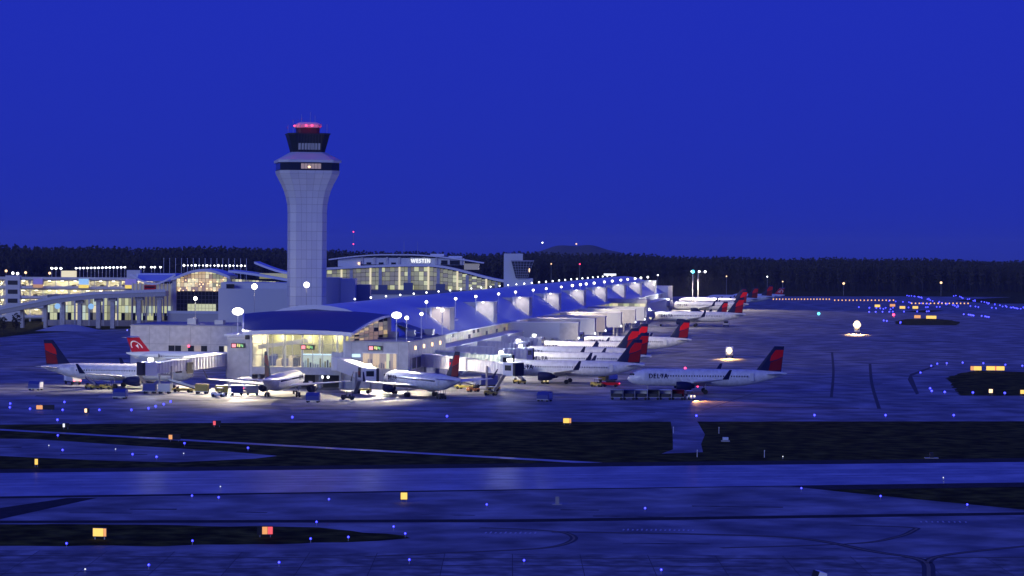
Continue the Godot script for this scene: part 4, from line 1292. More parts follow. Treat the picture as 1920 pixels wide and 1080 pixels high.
func make_terminal():
	var t := thing("terminal_hall", "terminal hall with tall lit arched window and wavy blue roof", "terminal", Vector3(0, 0, -1100))
	var arch := func(x: float) -> float:
		return 20.2 + 4.2 * sin(clampf((x + 139.0) / 23.0, 0.0, 1.0) * PI * 0.86 + 0.16)
	blk(t, "backing_wall", -138.6, -117, 0, 19.5, -1.2, -20, "joint")
	# arched window, pane by pane
	var cols := 14
	for i in cols:
		var x0 := -138.2 + i * 20.6 / cols
		var x1 := x0 + 20.6 / cols - 0.14
		var top := minf(arch.call(x0), arch.call(x1)) - 0.7
		var y := 6.6
		var r := 0
		while y < top - 0.3:
			var y1 := minf(y + 1.75, top)
			var m: String
			if y < 9.8:
				m = "win_lime" if i > 2 and i < 11 and r < 2 else "dark_glass"
			elif y < 14.4:
				m = "dark_glass"
			else:
				var q := rng.randf()
				m = "win_gold" if q < 0.42 else "win_cream" if q < 0.68 else "win_amber" if q < 0.86 else "win_tan"
				if i > 9:
					m = ["win_lime", "win_cream", "win_gold", "win_olive"][rng.randi() % 4]
			blk(t, "window_pane", x0, x1, y, y1 - 0.12, 0.0, -0.12, m)
			y += 1.75
			r += 1
	for i in 40:
		var x := rng.randf_range(-137.5, -119)
		var y := rng.randf_range(14.9, 20.5)
		if y < arch.call(x) - 1.4:
			part(t, "hall_lamp", bulb_mesh, "warm_lamp", Vector3(x, y, 0.12), Vector3.ZERO, Vector3.ONE * rng.randf_range(0.12, 0.34))
	part(t, "arched_roof", arch_sheet(curve_pts(arch, -140.5, -116.2, 24), 2.2, -30, 0.9), "roof_metal")
	part(t, "arched_rim", arch_sheet(curve_pts(func(x): return arch.call(x) + 0.08, -140.5, -116.2, 24), 2.6, 2.2, 1.1), "trim")
	blk(t, "jamb", -140, -138.4, 0, 20.6, 1.2, -3, "wall")
	blk(t, "jamb", -117.4, -116.0, 0, 20.9, 1.2, -3, "wall")
	# sagging roof to the left
	var sag := func(x: float) -> float:
		return 22.2 - 3.6 * sin(clampf((x + 156.5) / 17.5, 0.0, 1.0) * PI)
	part(t, "sagging_rim", arch_sheet(curve_pts(sag, -157.5, -138.8, 18), 2.4, 1.8, 0.8), "trim")
	blk(t, "blue_roof", -156, -139.6, 21.3, 22.3, -6, -30, "roof_metal")
	bx(t, "blue_roof", Vector3(-147.7, 20.6, -3), Vector3(14.5, 0.4, 7), "roof_metal", Vector3(22, 0, 0))
	blk(t, "side_glass_wall", -157, -140, 9, 18.2, -0.6, -1, "win_dim")
	for i in 11:
		blk(t, "pilaster", -156.8 + i * 1.6, -156.3 + i * 1.6, 5, 18.6, -0.2, -0.6, "pale_wall")
	# right hand part up to the tower
	blk(t, "side_wall", -116, -96, 0, 16.6, -1, -20, "panel")
	blk(t, "side_wall", -113, -104, 0, 15.0, 0.6, -1, "panel_b")
	blk(t, "dark_window", -111.5, -107.5, 12.3, 14.5, 0.8, 0.6, "dark_glass")
	for i in 14:
		blk(t, "window_pane", -115.6 + i * 1.4, -114.35 + i * 1.4, 16.8, 20.4 - i * 0.08, -0.6, -0.8, ["win_olive", "win_lime", "win_cream", "win_olive", "win_dim"][i % 5])
	var slope := func(x: float) -> float:
		return 24.0 - 3.8 * pow((x + 117.0) / 26.0, 1.3)
	part(t, "sloping_roof", arch_sheet(curve_pts(slope, -117.0, -91, 14), 2.0, -28, 0.9), "roof_metal")
	var up := func(x: float) -> float:
		return 27.6 - 4.6 * sin(clampf((x + 107.0) / 18.0, 0.0, 1.0) * PI * 0.5)
	part(t, "upper_roof", arch_sheet(curve_pts(up, -107, -89, 14), -6, -30, 0.8), "roof_metal")
	part(t, "upper_rim", arch_sheet(curve_pts(func(x): return up.call(x) + 0.06, -107, -89, 14), -5.7, -6, 0.9), "trim")
	blk(t, "upper_window", -105, -90, 20.5, 22.8, -8, -9, "win_olive")
	blk(t, "podium", -141, -96, 0, 6.2, 8, -1, "cement")
	blk(t, "podium_wall", -141, -96, 6.2, 7.3, 8.2, 7.6, "panel_b")

func make_garage():
	var g := thing("parking_garage", "wide pale parking garage with lit open decks at the far left", "garage", Vector3(0, 0, -1180))
	var levels := [1.8, 6.0, 10.3, 14.6, 18.6]
	var cst := st_new()
	box_in(cst, Vector3(0, 0.75, 0), Vector3(1.8, 0.75, 4.4))
	var cf := []
	var cb := []
	for q in [[-1.5, 1.12], [-0.8, 1.65], [0.9, 1.65], [1.7, 1.12]]:
		cf.append(Vector3(0.8, q[1], q[0]))
		cb.append(Vector3(-0.8, q[1], q[0]))
	hexa(cst, cf, cb)
	for q in [[-0.8, -1.4], [0.8, -1.4], [-0.8, 1.4], [0.8, 1.4]]:
		box_in(cst, Vector3(q[0], 0.3, q[1]), Vector3(0.22, 0.6, 0.6))
	var car_mesh := done(cst)
	for y in levels:
		blk(g, "deck", -262, -160, y - 0.45, y, 0, -40, "cement")
		blk(g, "deck_parapet", -262, -160, y, y + 1.15, 0.5, 0.1, "pale_wall")
	blk(g, "back_wall", -262, -160, 0, 18, -16, -16.4, "pale_wall")
	for i in 18:
		var x := -259.0 + i * 5.7
		blk(g, "column", x - 0.35, x + 0.35, 0, 18.4, -0.6, -1.3, "pale_wall")
	for l in 4:
		for i in 17:
			var x := -256.5 + i * 5.7
			blk(g, "ceiling_light", x - 0.5, x + 0.5, levels[l] + 3.35, levels[l] + 3.5, -2.0, -3.0, "garage_lamp")
			if rng.randf() < 0.85:
				var cx := x + rng.randf_range(-1.5, 1.5)
				var car := part(self, numbered("parked_car"), car_mesh, ["dark", "steel", "white", "blue_box", "dark", "maroon"][rng.randi() % 6], Vector3(cx, levels[l], -1184.5))
				tag(car, "car parked on deck %d of the lit garage, counted from the ground" % (l + 1), "car", "cars parked in the garage")
		for k in 4:
			omni(g, Vector3(-252 + k * 26, levels[l] + 2.9, -6), 130.0, Color(1, 0.93, 0.72))
	# stair tower with dark louvres and the lift house on the roof
	blk(g, "stair_tower", -224, -217.5, 0, 20.3, 1.2, -3, "pale_wall")
	for y in [8.2, 12.2, 16.2]:
		blk(g, "louvre", -222.9, -218.6, y, y + 1.9, 1.3, 1.2, "dark")
	blk(g, "lift_house", -200, -194, 18.7, 22.5, -3, -8, "win_cream")
	blk(g, "lift_house", -171, -165, 18.7, 23.0, -3, -8, "pale_wall")
	# level banners
	for a in [[-209.5, 15.2, "banner_violet", "banner_orange", "violet over orange", 4.2], [-189.3, 15.2, "banner_blue", "banner_yellow", "pale blue over yellow, middle of three", 4.4], [-168.5, 15.2, "banner_violet", "banner_yellow", "lilac over bright yellow, nearest the terminal", 5.0]]:
		var b := thing("level_banner", "lit two-tone banner on the garage, " + a[4], "banner", Vector3(a[0], a[1], -1179), 0, "banners on the parking garage")
		bx(b, "upper_field", Vector3(0, 2.6, 0.8), Vector3(a[5], 2.6, 0.2), a[2])
		bx(b, "lower_field", Vector3(0, 0.5, 0.8), Vector3(a[5], 1.5, 0.2), a[3])
		bx(b, "frame", Vector3(0, 1.7, 0.6), Vector3(a[5] + 0.3, 4.1, 0.15), "cement")
	# lamp posts on the top deck
	var posts := []
	for x in [-208.0, -206.1, -203.9]:
		posts.append([x, 23.4, 0.5])
	for i in 14:
		posts.append([-197.0 + i * 1.69, 23.5 + i * 0.045, 0.42])
	for x in [-167.8, -166.4, -163.0, -161.5, -158.9]:
		posts.append([x, 24.2, 0.42])
	for p in posts:
		var l := thing("deck_lamp", "white lamp post in the row on the garage roof", "lamp post", Vector3(p[0], 18.6, -1205), 0, "lamp posts on the garage roof")
		var tall: float = p[1] - 18.6
		part(l, "pole", pole_mesh, "trim", Vector3(0, tall / 2.0, 0), Vector3.ZERO, Vector3(0.16, tall, 0.16))
		part(l, "lamp_head", bulb_mesh, "lamp", Vector3(0, tall, 0), Vector3.ZERO, Vector3(p[2] * 1.2, p[2] * 0.9, p[2]))
	for a in [[-233.4, 21.8, "warm_lamp"], [-230.3, 20.8, "lamp"], [-228.1, 20.6, "lamp"], [-224.4, 21.1, "warm_lamp"], [-213.3, 20.9, "warm_lamp"], [-205.5, 21.3, "red_light"]]:
		var l := thing("street_lamp", "scattered lamp behind the garage roof at far left", "lamp post", Vector3(a[0], 0, -1230), 0, "lamps behind the garage at far left")
		part(l, "pole", pole_mesh, "steel", Vector3(0, a[1] / 2.0, 0), Vector3.ZERO, Vector3(0.2, a[1], 0.2))
		part(l, "lamp_head", bulb_mesh, a[2], Vector3(0, a[1], 0), Vector3.ZERO, Vector3.ONE * 0.6)
	# flagpoles and the lights among them behind the arched hall
	for i in 15:
		var f := thing("flagpole", "thin white pole in the row behind the arched hall roof", "pole", Vector3(-164.6 + i * 2.79, 0, -1260), 0, "white poles behind the arched hall")
		part(f, "pole", pole_mesh, "trim", Vector3(0, 13.9, 0), Vector3.ZERO, Vector3(0.26, 27.8, 0.26))
		part(f, "finial", bulb_mesh, "trim", Vector3(0, 27.9, 0), Vector3.ZERO, Vector3.ONE * 0.22)
	for i in 17:
		var l := thing("deck_lamp", "lamp in the close row between the white poles behind arched hall", "lamp post", Vector3(-156.9 + i * 1.82, 0, -1275), 0, "lamps between the white poles")
		part(l, "pole", pole_mesh, "steel", Vector3(0, 12.2, 0), Vector3.ZERO, Vector3(0.16, 24.4, 0.16))
		part(l, "lamp_head", bulb_mesh, "lamp", Vector3(0, 24.6, 0), Vector3.ZERO, Vector3.ONE * (0.34 + 0.2 * float(i % 3 == 0)))
	# approach road on columns, rising to the right
	var r := thing("elevated_road", "curving elevated approach road on pale columns before the garage", "road bridge", Vector3(0, 0, -1085))
	var path := [[-222, 4.6], [-208.3, 7.6], [-195.3, 10.3], [-186.6, 12.1], [-178, 13.3], [-169.3, 14.2], [-154.1, 14.9], [-141, 15.4]]
	for i in path.size() - 1:
		var a := Vector3(path[i][0], path[i][1], 0)
		var b := Vector3(path[i + 1][0], path[i + 1][1], 0)
		var st := st_new()
		hexa(st, [a + Vector3(0, -2.0, 0), b + Vector3(0, -2.0, 0), b, a], [a + Vector3(0, -2.0, -11), b + Vector3(0, -2.0, -11), b + Vector3(0, 0, -11), a + Vector3(0, 0, -11)])
		part(r, "deck_span", done(st), "cement")
		var s2 := st_new()
		hexa(s2, [a + Vector3(0, -0.3, 0.3), b + Vector3(0, -0.3, 0.3), b + Vector3(0, 0.9, 0.3), a + Vector3(0, 0.9, 0.3)], [a + Vector3(0, -0.3, -0.05), b + Vector3(0, -0.3, -0.05), b + Vector3(0, 0.9, -0.05), a + Vector3(0, 0.9, -0.05)])
		part(r, "parapet", done(s2), "panel")
	for x in [-200.0, -190.5, -183.2, -176.5, -168.9, -163.1, -152.3, -144.0]:
		var top := 0.0
		for i in path.size() - 1:
			if x >= path[i][0] and x <= path[i + 1][0]:
				top = lerpf(path[i][1], path[i + 1][1], (x - path[i][0]) / (path[i + 1][0] - path[i][0]))
		var wide := 1.6 if x > -180 else 1.25
		blk(r, "column", x - wide / 2, x + wide / 2, 0, top - 2.0, -3, -6, "wall")
		if wide > 1.5:
			blk(r, "column_head", x - 1.6, x + 1.6, top - 3.3, top - 2.0, -2.5, -6.5, "wall")
	# lit lower storey behind the columns
	var h := thing("ground_hall", "lit yellow-green glass storey behind the road's columns", "building", Vector3(0, 0, -1120))
	blk(h, "backing_wall", -196, -141, 0, 13, -0.4, -14, "joint")
	for i in 36:
		var x := -195.5 + i * 1.5
		for rr in 3:
			blk(h, "window_pane", x, x + 1.36, 2.6 + rr * 3.1, 5.5 + rr * 3.1, 0, -0.2, ["win_lime", "win_pale", "win_cream", "win_lime", "win_olive", "win_dim"][rng.randi() % 6] if rr > 0 or i % 3 else "dark_glass")
		if i % 4 == 0:
			blk(h, "pilaster", x - 0.35, x + 0.35, 0, 13, 0.5, 0, "pale_wall")
	blk(h, "plinth", -196, -141, 0, 2.5, 0.3, -0.2, "warm_wall")
	for a in [[-189.5, "blue_core"], [-175.5, "blue_core"]]:
		var s := thing("road_sign", "round blue lit sign between the road's columns, " + ("left" if a[0] < -180 else "right") + " of two", "sign", Vector3(a[0], 0, -1112), 0, "blue signs under the approach road")
		part(s, "pole", pole_mesh, "steel", Vector3(0, 4, 0), Vector3.ZERO, Vector3(0.15, 8, 0.15))
		part(s, "sign_face", wheel_mesh, "banner_blue", Vector3(0, 8.4, 0.1), Vector3(90, 0, 0), Vector3(1.2, 0.2, 1.2))
	var bus := thing("shuttle_bus", "dark red shuttle bus on the approach road before the terminal", "bus", Vector3(-147.8, 14.9, -1089), 90)
	bx(bus, "body", Vector3(0, 1.7, 0), Vector3(2.4, 2.4, 4.6), "red")
	bx(bus, "window_band", Vector3(0, 2.1, 0), Vector3(2.44, 0.7, 4.0), "dark_glass")
	wheels(bus, 1.1, 1.5, 0.45)
	# earth mound
	var ms := st_new()
	for i in 16:
		for j in 6:
			var p := []
			for e in [[0, 0], [1, 0], [1, 1], [0, 1]]:
				var a: float = (i + e[0]) / 16.0
				var b: float = (j + e[1]) / 6.0
				p.append(Vector3(-188 + 24 * a, 2.4 * sin(a * PI) * sin(b * PI), -1048 - 22 * b))
			quad(ms, p[0], p[3], p[2], p[1], 0)
	var md := ground("earth_mound", done(ms), "cement")
	md.name = "earth_mound"
	# apron fence and low kerb lamps by the bank
	for i in 9:
		var l := thing("bank_lamp", "tiny bluish lamp on the bank edge left of the service block", "lamp", Vector3(-150 + i * 9.0, 0, -1040 + i * 3.0), 0, "tiny lamps along the bank edge")
		part(l, "post", pole_mesh, "steel", Vector3(0, 0.4, 0), Vector3.ZERO, Vector3(0.1, 0.8, 0.1))
		part(l, "lamp_head", bulb_mesh, "blue_core", Vector3(0, 0.9, 0), Vector3.ZERO, Vector3.ONE * 0.22)

func make_hotel():
	var h := thing("airport_hotel", "long hotel with lit glass band, curved pale rim and white sign", "hotel", Vector3(0, 0, -1160))
	var rim := func(x: float) -> float:
		# from the tower side over the middle and down to the right
		if x < -38:
			return 24.6 + 2.0 * sin(clampf((x + 84.0) / 46.0, 0.0, 1.0) * PI * 0.5)
		return 26.6 - 7.2 * (0.5 - 0.5 * cos(clampf((x + 38.0) / 42.0, 0.0, 1.0) * PI))
	part(h, "curved_roof", arch_sheet(curve_pts(rim, -84, 3, 40), 1.6, -26, 0.7), "roof_metal")
	part(h, "curved_rim", arch_sheet(curve_pts(func(x): return rim.call(x) + 0.1, -84, 3, 40), 2.1, 1.6, 1.0), "trim")
	blk(h, "backing_wall", -83, -8, 0, 17.5, -0.5, -24, "joint")
	var i := 0
	var x := -82.5
	while x < 0:
		var x1 := x + 2.1
		var top: float = minf(rim.call(x), rim.call(x1)) - 1.0
		var bottom := 15.6 + (2.0 if x > -12 else 0.0)
		for r in 5:
			var y0 := lerpf(bottom, top, r / 5.0)
			var y1 := lerpf(bottom, top, (r + 1) / 5.0)
			if y1 - y0 > 0.25:
				var m: String = ["win_olive", "win_dim", "win_olive", "win_lime", "win_olive", "win_dim"][rng.randi() % 6]
				blk(h, "window_pane", x, x1 - 0.12, y0, y1 - 0.16, 0.0, -0.2, m)
		if i % 6 == 3:
			blk(h, "lit_window_strip", x1 - 0.5, x1 + 0.3, bottom, top, 0.4, 0.0, "win_cream")
		if i % 6 == 0:
			blk(h, "pilaster", x - 0.7, x + 0.7, bottom - 1, top, 0.7, 0.0, "wall")
		x = x1
		i += 1
	# podium roofs below the glass band
	blk(h, "podium_roof", -74, -4, 13.6, 15.4, 8, -1, "roof_dark")
	blk(h, "podium_wall", -66, -8, 8, 13.6, 7.5, -1, "pale_wall")
	for a in [[-58, 2.2], [-47, 3.2], [-33, 2.8]]:
		blk(h, "roof_unit", a[0], a[0] + 4, 15.4, 15.4 + a[1], 5, 1.5, "roof_dark")
	# guest floors above
	blk(h, "guest_floor", -76, -21, 26.4, 29.3, -4, -22, "panel")
	blk(h, "guest_floor_step", -76, -66, 25.4, 28.0, -3, -20, "panel_c")
	for k in 9:
		blk(h, "pilaster", -66 + k * 5.4, -65 + k * 5.4, 26.6, 29.6, -3.6, -4, "wall")
		if k in [0, 1, 2, 4, 6, 7]:
			blk(h, "window", -63.6 + k * 5.4, -61.6 + k * 5.4, 26.5, 27.3, -3.8, -4, "dark_glass")
	blk(h, "dark_window", -31, -22.5, 26.5, 28.4, -3.8, -4.1, "dark_glass")
	var eave := func(xx: float) -> float:
		return 28.6 + 2.3 * sin(clampf((xx + 80.0) / 26.0, 0.0, 1.0) * PI * 0.5) - 3.3 * pow(clampf((xx + 44.0) / 31.0, 0.0, 1.0), 1.6)
	part(h, "upper_roof", arch_sheet(curve_pts(eave, -80, -12.5, 30), -2.0, -26, 0.45), "roof_metal")
	part(h, "upper_rim", arch_sheet(curve_pts(func(xx): return eave.call(xx) + 0.05, -80, -12.5, 30), -1.7, -2.0, 0.5), "trim")
	blk(h, "end_windows", -21, -14.5, 24.4, 27.0, -4, -16, "win_dim")
	blk(h, "roof_unit", -36, -30, 30.2, 31.2, -12, -16, "trim")
	blk(h, "roof_unit", -28, -22, 29.4, 30.3, -12, -16, "roof_metal")
	part(h, "lamp", bulb_mesh, "warm_lamp", Vector3(-66.8, 26.8, -2.6), Vector3.ZERO, Vector3.ONE * 0.5)
	for a in [[-47.5], [-41.5]]:
		part(h, "antenna", pole_mesh, "steel", Vector3(a[0], 33.5, -10), Vector3.ZERO, Vector3(0.14, 6.5, 0.14))
	letters(h, "sign_lettering", "WESTIN", 1.75, 0.25, "sign_white", Vector3(-39.9, 28.1, -3.3))
	bx(h, "sign_back", Vector3(-39.9, 28.1, -3.75), Vector3(8.2, 2.6, 0.2), "panel_b")
	# the ramp tower right of the hotel
	var r := thing("ramp_tower", "slim pale tower with dark leaning lattice glass box right of hotel", "tower", Vector3(0, 0, -1150))
	blk(r, "slab", -3.6, 4.6, 0, 31.6, 0, -6, "panel")
	blk(r, "foot", 3.0, 9.0, 0, 21.0, 1, -6, "panel_b")
	var fa := [Vector3(1.6, 21.0, 2.2), Vector3(6.6, 21.0, 2.2), Vector3(9.2, 28.4, 3.4), Vector3(-0.4, 28.4, 3.4)]
	var fb := []
	for v in fa:
		fb.append(v + Vector3(0, 0, -6))
	var cs := st_new()
	hexa(cs, fa, fb)
	part(r, "cab", done(cs), "dark_glass")
	for k in 7:
		var y := 21.6 + k * 1.1
		blk(r, "lattice_bar", 1.4 - k * 0.27, 6.8 + k * 0.36, y - 0.06, y + 0.06, 2.6 + k * 0.18, 2.4 + k * 0.18, "steel")
	for k in 8:
		var t := k / 7.0
		var p := Vector3(lerpf(1.6, 6.6, t), 21.0, 2.3)
		var q := Vector3(lerpf(-0.4, 9.2, t), 28.4, 3.55)
		var bar := st_new()
		box_in(bar, (p + q) / 2.0, Vector3(0.12, (q - p).length(), 0.12), Basis(Quaternion(Vector3.UP, (q - p).normalized())))
		part(r, "lattice_bar", done(bar), "steel")
	part(r, "lamp", bulb_mesh, "warm_lamp", Vector3(7.4, 24.5, 3.4), Vector3.ZERO, Vector3(0.25, 0.9, 0.2))
	blk(r, "roof", -0.6, 9.4, 28.4, 28.7, 3.6, -3, "steel")

# ---------------------------------------------------------------- lights and signs on the field
func edge_light(p, label, group, m := "blue_light", size := 0.2):
	var l := thing("taxiway_light", label, "light", Vector3(p[0], 0.03, p[1]), 0, group)
	part(l, "post", pole_mesh, "steel", Vector3(0, 0.16, 0), Vector3.ZERO, Vector3(0.09, 0.32, 0.09))
	part(l, "lens", bulb_mesh, m, Vector3(0, 0.32 + size, 0), Vector3.ZERO, Vector3.ONE * size)
	if m == "blue_light":
		part(l, "lamp_core", bulb_mesh, "blue_core", Vector3(0, 0.34 + size, size * 0.75), Vector3.ZERO, Vector3.ONE * size * 0.4)

func make_field_lights():
	var sets := [
		["blue light on the nearest taxiway at the bottom of the picture", "blue lights on the nearest taxiway", 0.145, [[-49.8, -298.9], [-36.1, -302.5], [-37.9, -279.3], [-24.5, -282.4], [-22.9, -305.5], [-18.7, -307.5], [-23.6, -324.3], [-14, -319.4], [-12.3, -311.8], [-10.8, -285.6], [1.5, -285.8], [15.8, -278.2]]],
		["blue light just below the bright runway", "blue lights below the runway", 0.155, [[-42.7, -357], [-38.9, -355], [-24.1, -353.5], [-3.1, -347.7], [17.4, -344.2], [40.9, -374.7], [50.5, -363.5], [60.4, -352.2]]],
		["blue light on the dark taxiway patch left, above the bright runway", "blue lights on the left taxiway patch", 0.2, [[-79.6, -468], [-73.1, -434.5], [-60.6, -426.8], [-55.3, -451.4], [-56.1, -421.8], [-43.6, -441.8]]],
		["blue light at the apron's left corner below the leftmost airliner", "blue lights at the apron's left corner", 0.25, [[-105.2, -559.6], [-102.9, -547], [-97.9, -542.2], [-95, -566.6], [-90.8, -539.5], [-83.5, -540.3], [-77.1, -541], [-74.4, -546.7], [-73.9, -554], [-73.2, -561.5], [-73, -571.1]]],
		["blue light along the apron edge above the long grass strip", "blue lights along the apron edge", 0.26, [[-86.6, -508.7], [-42.8, -521.3], [-12.7, -527.8], [37.2, -534.9], [61.4, -539.2], [76, -540.8], [90.1, -542.4]]],
		["blue light around the grass island at the right", "blue lights around the right island", 0.3, [[112.1, -730.4], [121.9, -774.1], [126, -788.8], [129.5, -792.9], [135, -797.4], [140.7, -794.7], [145.4, -784.7], [149.2, -778.4], [101.7, -647.2], [100.2, -635.1], [102.6, -630.8], [109, -629.3], [116.3, -628]]],
	]
	for s in sets:
		for p in s[3]:
			edge_light(p, s[0], s[1], "blue_light", s[2])
	edge_light([159.1, -1382], "single turquoise light on the far taxi lane", "", "green_light", 0.75)
	edge_light([196.2, -1370], "single red light left of the far grass island", "", "red_light", 0.7)
	for p in [[-77.3, -445.7], [-65.1, -438.7], [-52.9, -430.7], [-40.5, -371.7], [64.1, -394.6], [44.2, -432.8], [-44, -275.7]]:
		edge_light(p, "tiny pale light set flat near the runway", "tiny pale lights near the runway", "sign_white", 0.09)
	# far rows of blue and amber lights
	var lines := [[[293, -1980], [292, -1896], 8], [[292, -1896], [262, -1557], 16], [[330, -1994], [311, -1790], 9], [[311, -1790], [297, -1596], 12], [[297, -1596], [296, -1541], 8], [[213, -1542], [262, -1590], 10], [[190, -1440], [236, -1470], 9], [[238, -1404], [242, -1341], 9], [[330, -1690], [300, -1560], 8], [[250, -1760], [262, -1650], 8], [[270, -1660], [285, -1540], 8], [[178, -1270], [182, -1214], 4], [[205, -1560], [216, -1500], 6]]
	for l in lines:
		for i in l[2]:
			var t: float = (i + rng.randf_range(-0.25, 0.25)) / l[2]
			edge_light([lerpf(l[0][0], l[1][0], t) + rng.randf_range(-2, 2), lerpf(l[0][1], l[1][1], t)], "blue light in the distant swarm on the far taxiways at right", "distant blue lights", "blue_light", 0.46)
	for a in [[[176.2, -1797], [215.6, -1811], 19], [[214.9, -1775], [256, -1789], 17], [[253, -1687], [290.7, -1699], 16]]:
		for i in a[2]:
			var t: float = float(i) / (a[2] - 1)
			edge_light([lerpf(a[0][0], a[1][0], t), lerpf(a[0][1], a[1][1], t)], "amber light in the distant row across the far taxiway", "distant amber lights", "orange_light", 0.42)
	# lamps before the woods and on the hill
	for a in [[250, -2010, 9, "warm_lamp", 0.9], [205, -2020, 10, "warm_lamp", 0.5], [430, -2020, 9, "lamp", 0.6], [325, -2020, 10, "warm_lamp", 0.9], [160, -1990, 14, "warm_lamp", 0.5], [190, -1985, 14, "lamp", 0.5], [52, -2050, 22, "red_light", 0.5], [30, -2050, 22, "warm_lamp", 0.5], [112, -2050, 14, "lamp", 0.6]]:
		var l := thing("distant_lamp", "lone small lamp in front of the dark woods", "lamp post", Vector3(a[0], 0, a[1]), 0, "lone lamps before the woods")
		part(l, "pole", pole_mesh, "steel", Vector3(0, a[2] / 2.0, 0), Vector3.ZERO, Vector3(0.25, a[2], 0.25))
		part(l, "lamp_head", bulb_mesh, a[3], Vector3(0, a[2], 0), Vector3.ZERO, Vector3.ONE * a[4])
	for a in [[57, 44.5, "lamp", 1.5, "white light on the left crest of the distant hill"], [121, 42.5, "warm_lamp", 1.7, "warm light on the middle of the distant hill"]]:
		var l := thing("hill_lamp", a[4], "lamp post", Vector3(a[0], 36, -5045), 0)
		part(l, "pole", pole_mesh, "steel", Vector3(0, (a[1] - 36) / 2.0, 0), Vector3.ZERO, Vector3(0.4, a[1] - 36, 0.4))
		part(l, "lamp_head", bulb_mesh, a[2], Vector3(0, a[1] - 36, 0), Vector3.ZERO, Vector3(a[3], 1.2, 1.2))
	var ra := thing("radio_mast", "thin mast with red lights on the horizon right of the control tower", "mast", Vector3(-143, 0, -2400))
	part(ra, "mast", pole_mesh, "steel", Vector3(0, 24, 0), Vector3.ZERO, Vector3(0.3, 48, 0.3))
	for y in [36.5, 47.5]:
		part(ra, "lamp", bulb_mesh, "red_light", Vector3(0, y, 0), Vector3.ZERO, Vector3.ONE * 0.55)

func make_sign(label, p, fields: Array, high: float, turn := 0.0):
	# fields: [width, material] from left to right
	var total := 0.0
	for f in fields:
		total += f[0]
	var s := thing("taxiway_sign", label, "sign", Vector3(p[0], 0.03, p[1]), turn, "taxiway guidance signs")
	bx(s, "housing", Vector3(0, 0.35 + high / 2.0, -0.12), Vector3(total + 0.12, high + 0.12, 0.2), "dark")
	for x in [-total * 0.35, total * 0.35]:
		bx(s, "leg", Vector3(x, 0.17, -0.12), Vector3(0.1, 0.36, 0.1), "steel")
	var x := -total / 2.0
	for f in fields:
		bx(s, "sign_face", Vector3(x + f[0] / 2.0, 0.35 + high / 2.0, 0.0), Vector3(f[0] - 0.04, high - 0.04, 0.06), f[1])
		x += f[0]

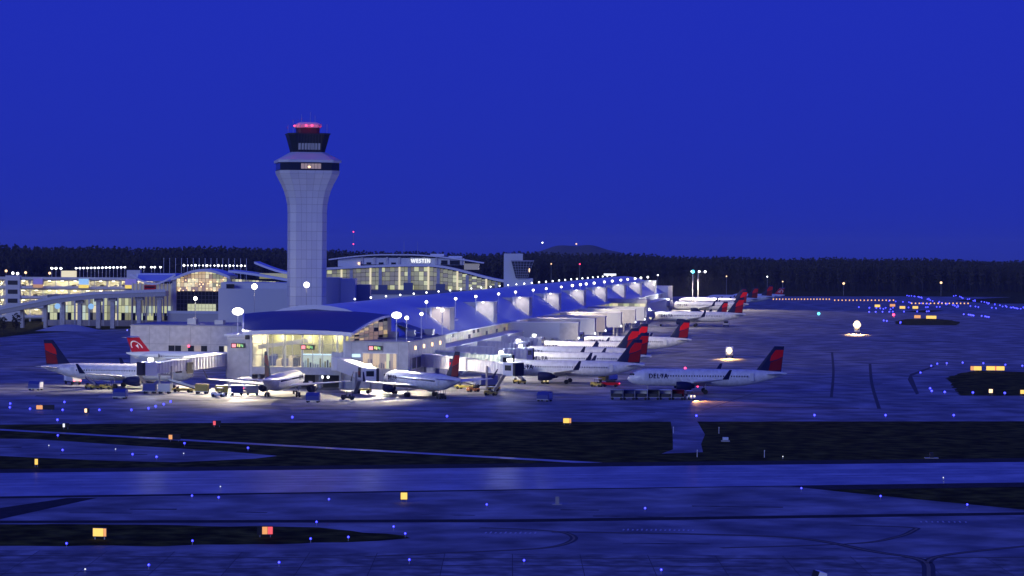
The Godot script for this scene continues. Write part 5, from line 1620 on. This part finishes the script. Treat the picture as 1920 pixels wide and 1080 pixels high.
func make_signs():
	make_sign("yellow lit sign on the grass at lower left, largest", [-47.4, -307.3], [[1.25, "sign_yellow"], [0.35, "sign_amber"]], 0.95, -8)
	make_sign("black, yellow and red lit sign beside the lower grass wedge's tip", [-28.6, -310.8], [[0.5, "dark"], [0.65, "sign_amber"], [0.6, "sign_red"]], 0.9, 8)
	make_sign("square yellow lit sign just below the bright runway", [-14.2, -354.9], [[0.9, "sign_yellow"]], 0.95, 5)
	make_sign("narrow yellow lit sign left, just above the bright runway", [-72.5, -407], [[0.5, "sign_yellow"]], 0.9, 10)
	make_sign("half yellow half black sign on the narrow grey road", [-58.4, -462.3], [[0.65, "sign_amber"], [1.35, "dark"]], 0.8, 4)
	make_sign("orange and black sign on the apron's left corner", [-95.2, -544.3], [[1.3, "sign_amber"], [2.3, "dark"]], 0.85, 4)
	make_sign("small dim sign right of the orange and black one", [-85.2, -534.9], [[0.5, "warm_lamp"], [0.4, "dark"]], 0.8, 4)
	make_sign("small pale sign on the grass strip's left edge", [-82.1, -491.2], [[0.4, "sign_white"], [0.7, "dark"]], 0.7, 4)
	make_sign("small red and black sign on the left part of the grass strip", [-55.2, -499.8], [[0.5, "sign_red"], [0.9, "dark"]], 0.8, 4)
	make_sign("yellow lit sign on the apron edge below the right-hand row", [10.8, -512.8], [[1.2, "sign_yellow"], [0.35, "sign_amber"]], 0.95, 4)
	make_sign("small orange sign on the right grass island", [113.9, -633], [[0.9, "warm_lamp"]], 0.9, -4)
	make_sign("yellow sign at the right picture edge on the grass island", [120.9, -629.5], [[1.3, "sign_yellow"]], 0.95, -4)
	make_sign("long yellow sign on the right grass island's far edge, left of two", [131.1, -752.1], [[0.9, "sign_amber"], [2.2, "sign_yellow"]], 1.2, -6)
	make_sign("long yellow sign on the right grass island's far edge, right of two", [136.7, -752.9], [[2.5, "sign_yellow"], [0.3, "sign_red"], [2.3, "sign_yellow"]], 1.2, -6)
	var k := 0
	for p in [[202.5, -1331], [208, -1322], [217.3, -1585], [229, -1604], [226.6, -1547], [234.4, -1549]]:
		make_sign("yellow sign in the far cluster beyond the small grass island", p, [[3.2 if k != 1 else 5.0, "sign_yellow" if k % 3 else "sign_amber"]], 1.5, -8)
		k += 1
	# posts and boxes standing in the grass
	for p in [[38.4, -492], [30.0, -492], [30.5, -436], [41.5, -436]]:
		var m := thing("marker_post", "thin pale marker post beside the short path through the grass", "post", Vector3(p[0], 0, p[1]), 0, "marker posts by the path")
		part(m, "post", pole_mesh, "trim", Vector3(0, 0.6, 0), Vector3.ZERO, Vector3(0.12, 1.2, 0.12))
		bx(m, "reflector", Vector3(0, 1.1, 0.07), Vector3(0.14, 0.2, 0.03), "white")
	var b := thing("utility_box", "small pale blue box in the grass right of the short path", "box", Vector3(38.0, 0, -472))
	bx(b, "cabinet", Vector3(0, 0.5, 0), Vector3(1.0, 0.5, 0.7), "hull_blue")
	bx(b, "base", Vector3(0, 0.08, 0), Vector3(1.5, 0.16, 1.0), "cement")
	var b2 := thing("utility_box", "dark box on pale pad at right end of the grass strip", "box", Vector3(69.0, 0, -437))
	bx(b2, "cabinet", Vector3(0, 0.5, 0), Vector3(0.6, 0.8, 0.6), "dark")
	bx(b2, "base", Vector3(0, 0.05, 0), Vector3(2.2, 0.1, 1.2), "cement")
	var b3 := thing("windsock_box", "small grey housing on the taxiway below the runway's middle", "box", Vector3(6.2, 0.03, -353))
	bx(b3, "cabinet", Vector3(0, 0.6, 0), Vector3(0.5, 1.0, 0.5), "joint")
	bx(b3, "base", Vector3(0, 0.05, 0), Vector3(1.3, 0.1, 0.9), "steel")

func _ready():
	rng.seed = 77
	set_up_view()
	wheel_mesh = CylinderMesh.new()
	wheel_mesh.top_radius = 1.0
	wheel_mesh.bottom_radius = 1.0
	wheel_mesh.height = 1.0
	wheel_mesh.radial_segments = 16
	wheel_mesh.rings = 1
	pole_mesh = CylinderMesh.new()
	pole_mesh.top_radius = 0.42
	pole_mesh.bottom_radius = 0.5
	pole_mesh.height = 1.0
	pole_mesh.radial_segments = 8
	pole_mesh.rings = 1
	bulb_mesh = SphereMesh.new()
	bulb_mesh.radius = 1.0
	bulb_mesh.height = 2.0
	bulb_mesh.radial_segments = 14
	bulb_mesh.rings = 7
	make_materials()
	make_ground()
	make_woods()
	make_concourse()
	make_walkways()
	make_tower()
	make_terminal()
	make_garage()
	make_hotel()
	make_bridges()
	make_masts()
	make_aircraft()
	make_equipment()
	make_field_lights()
	make_signs()
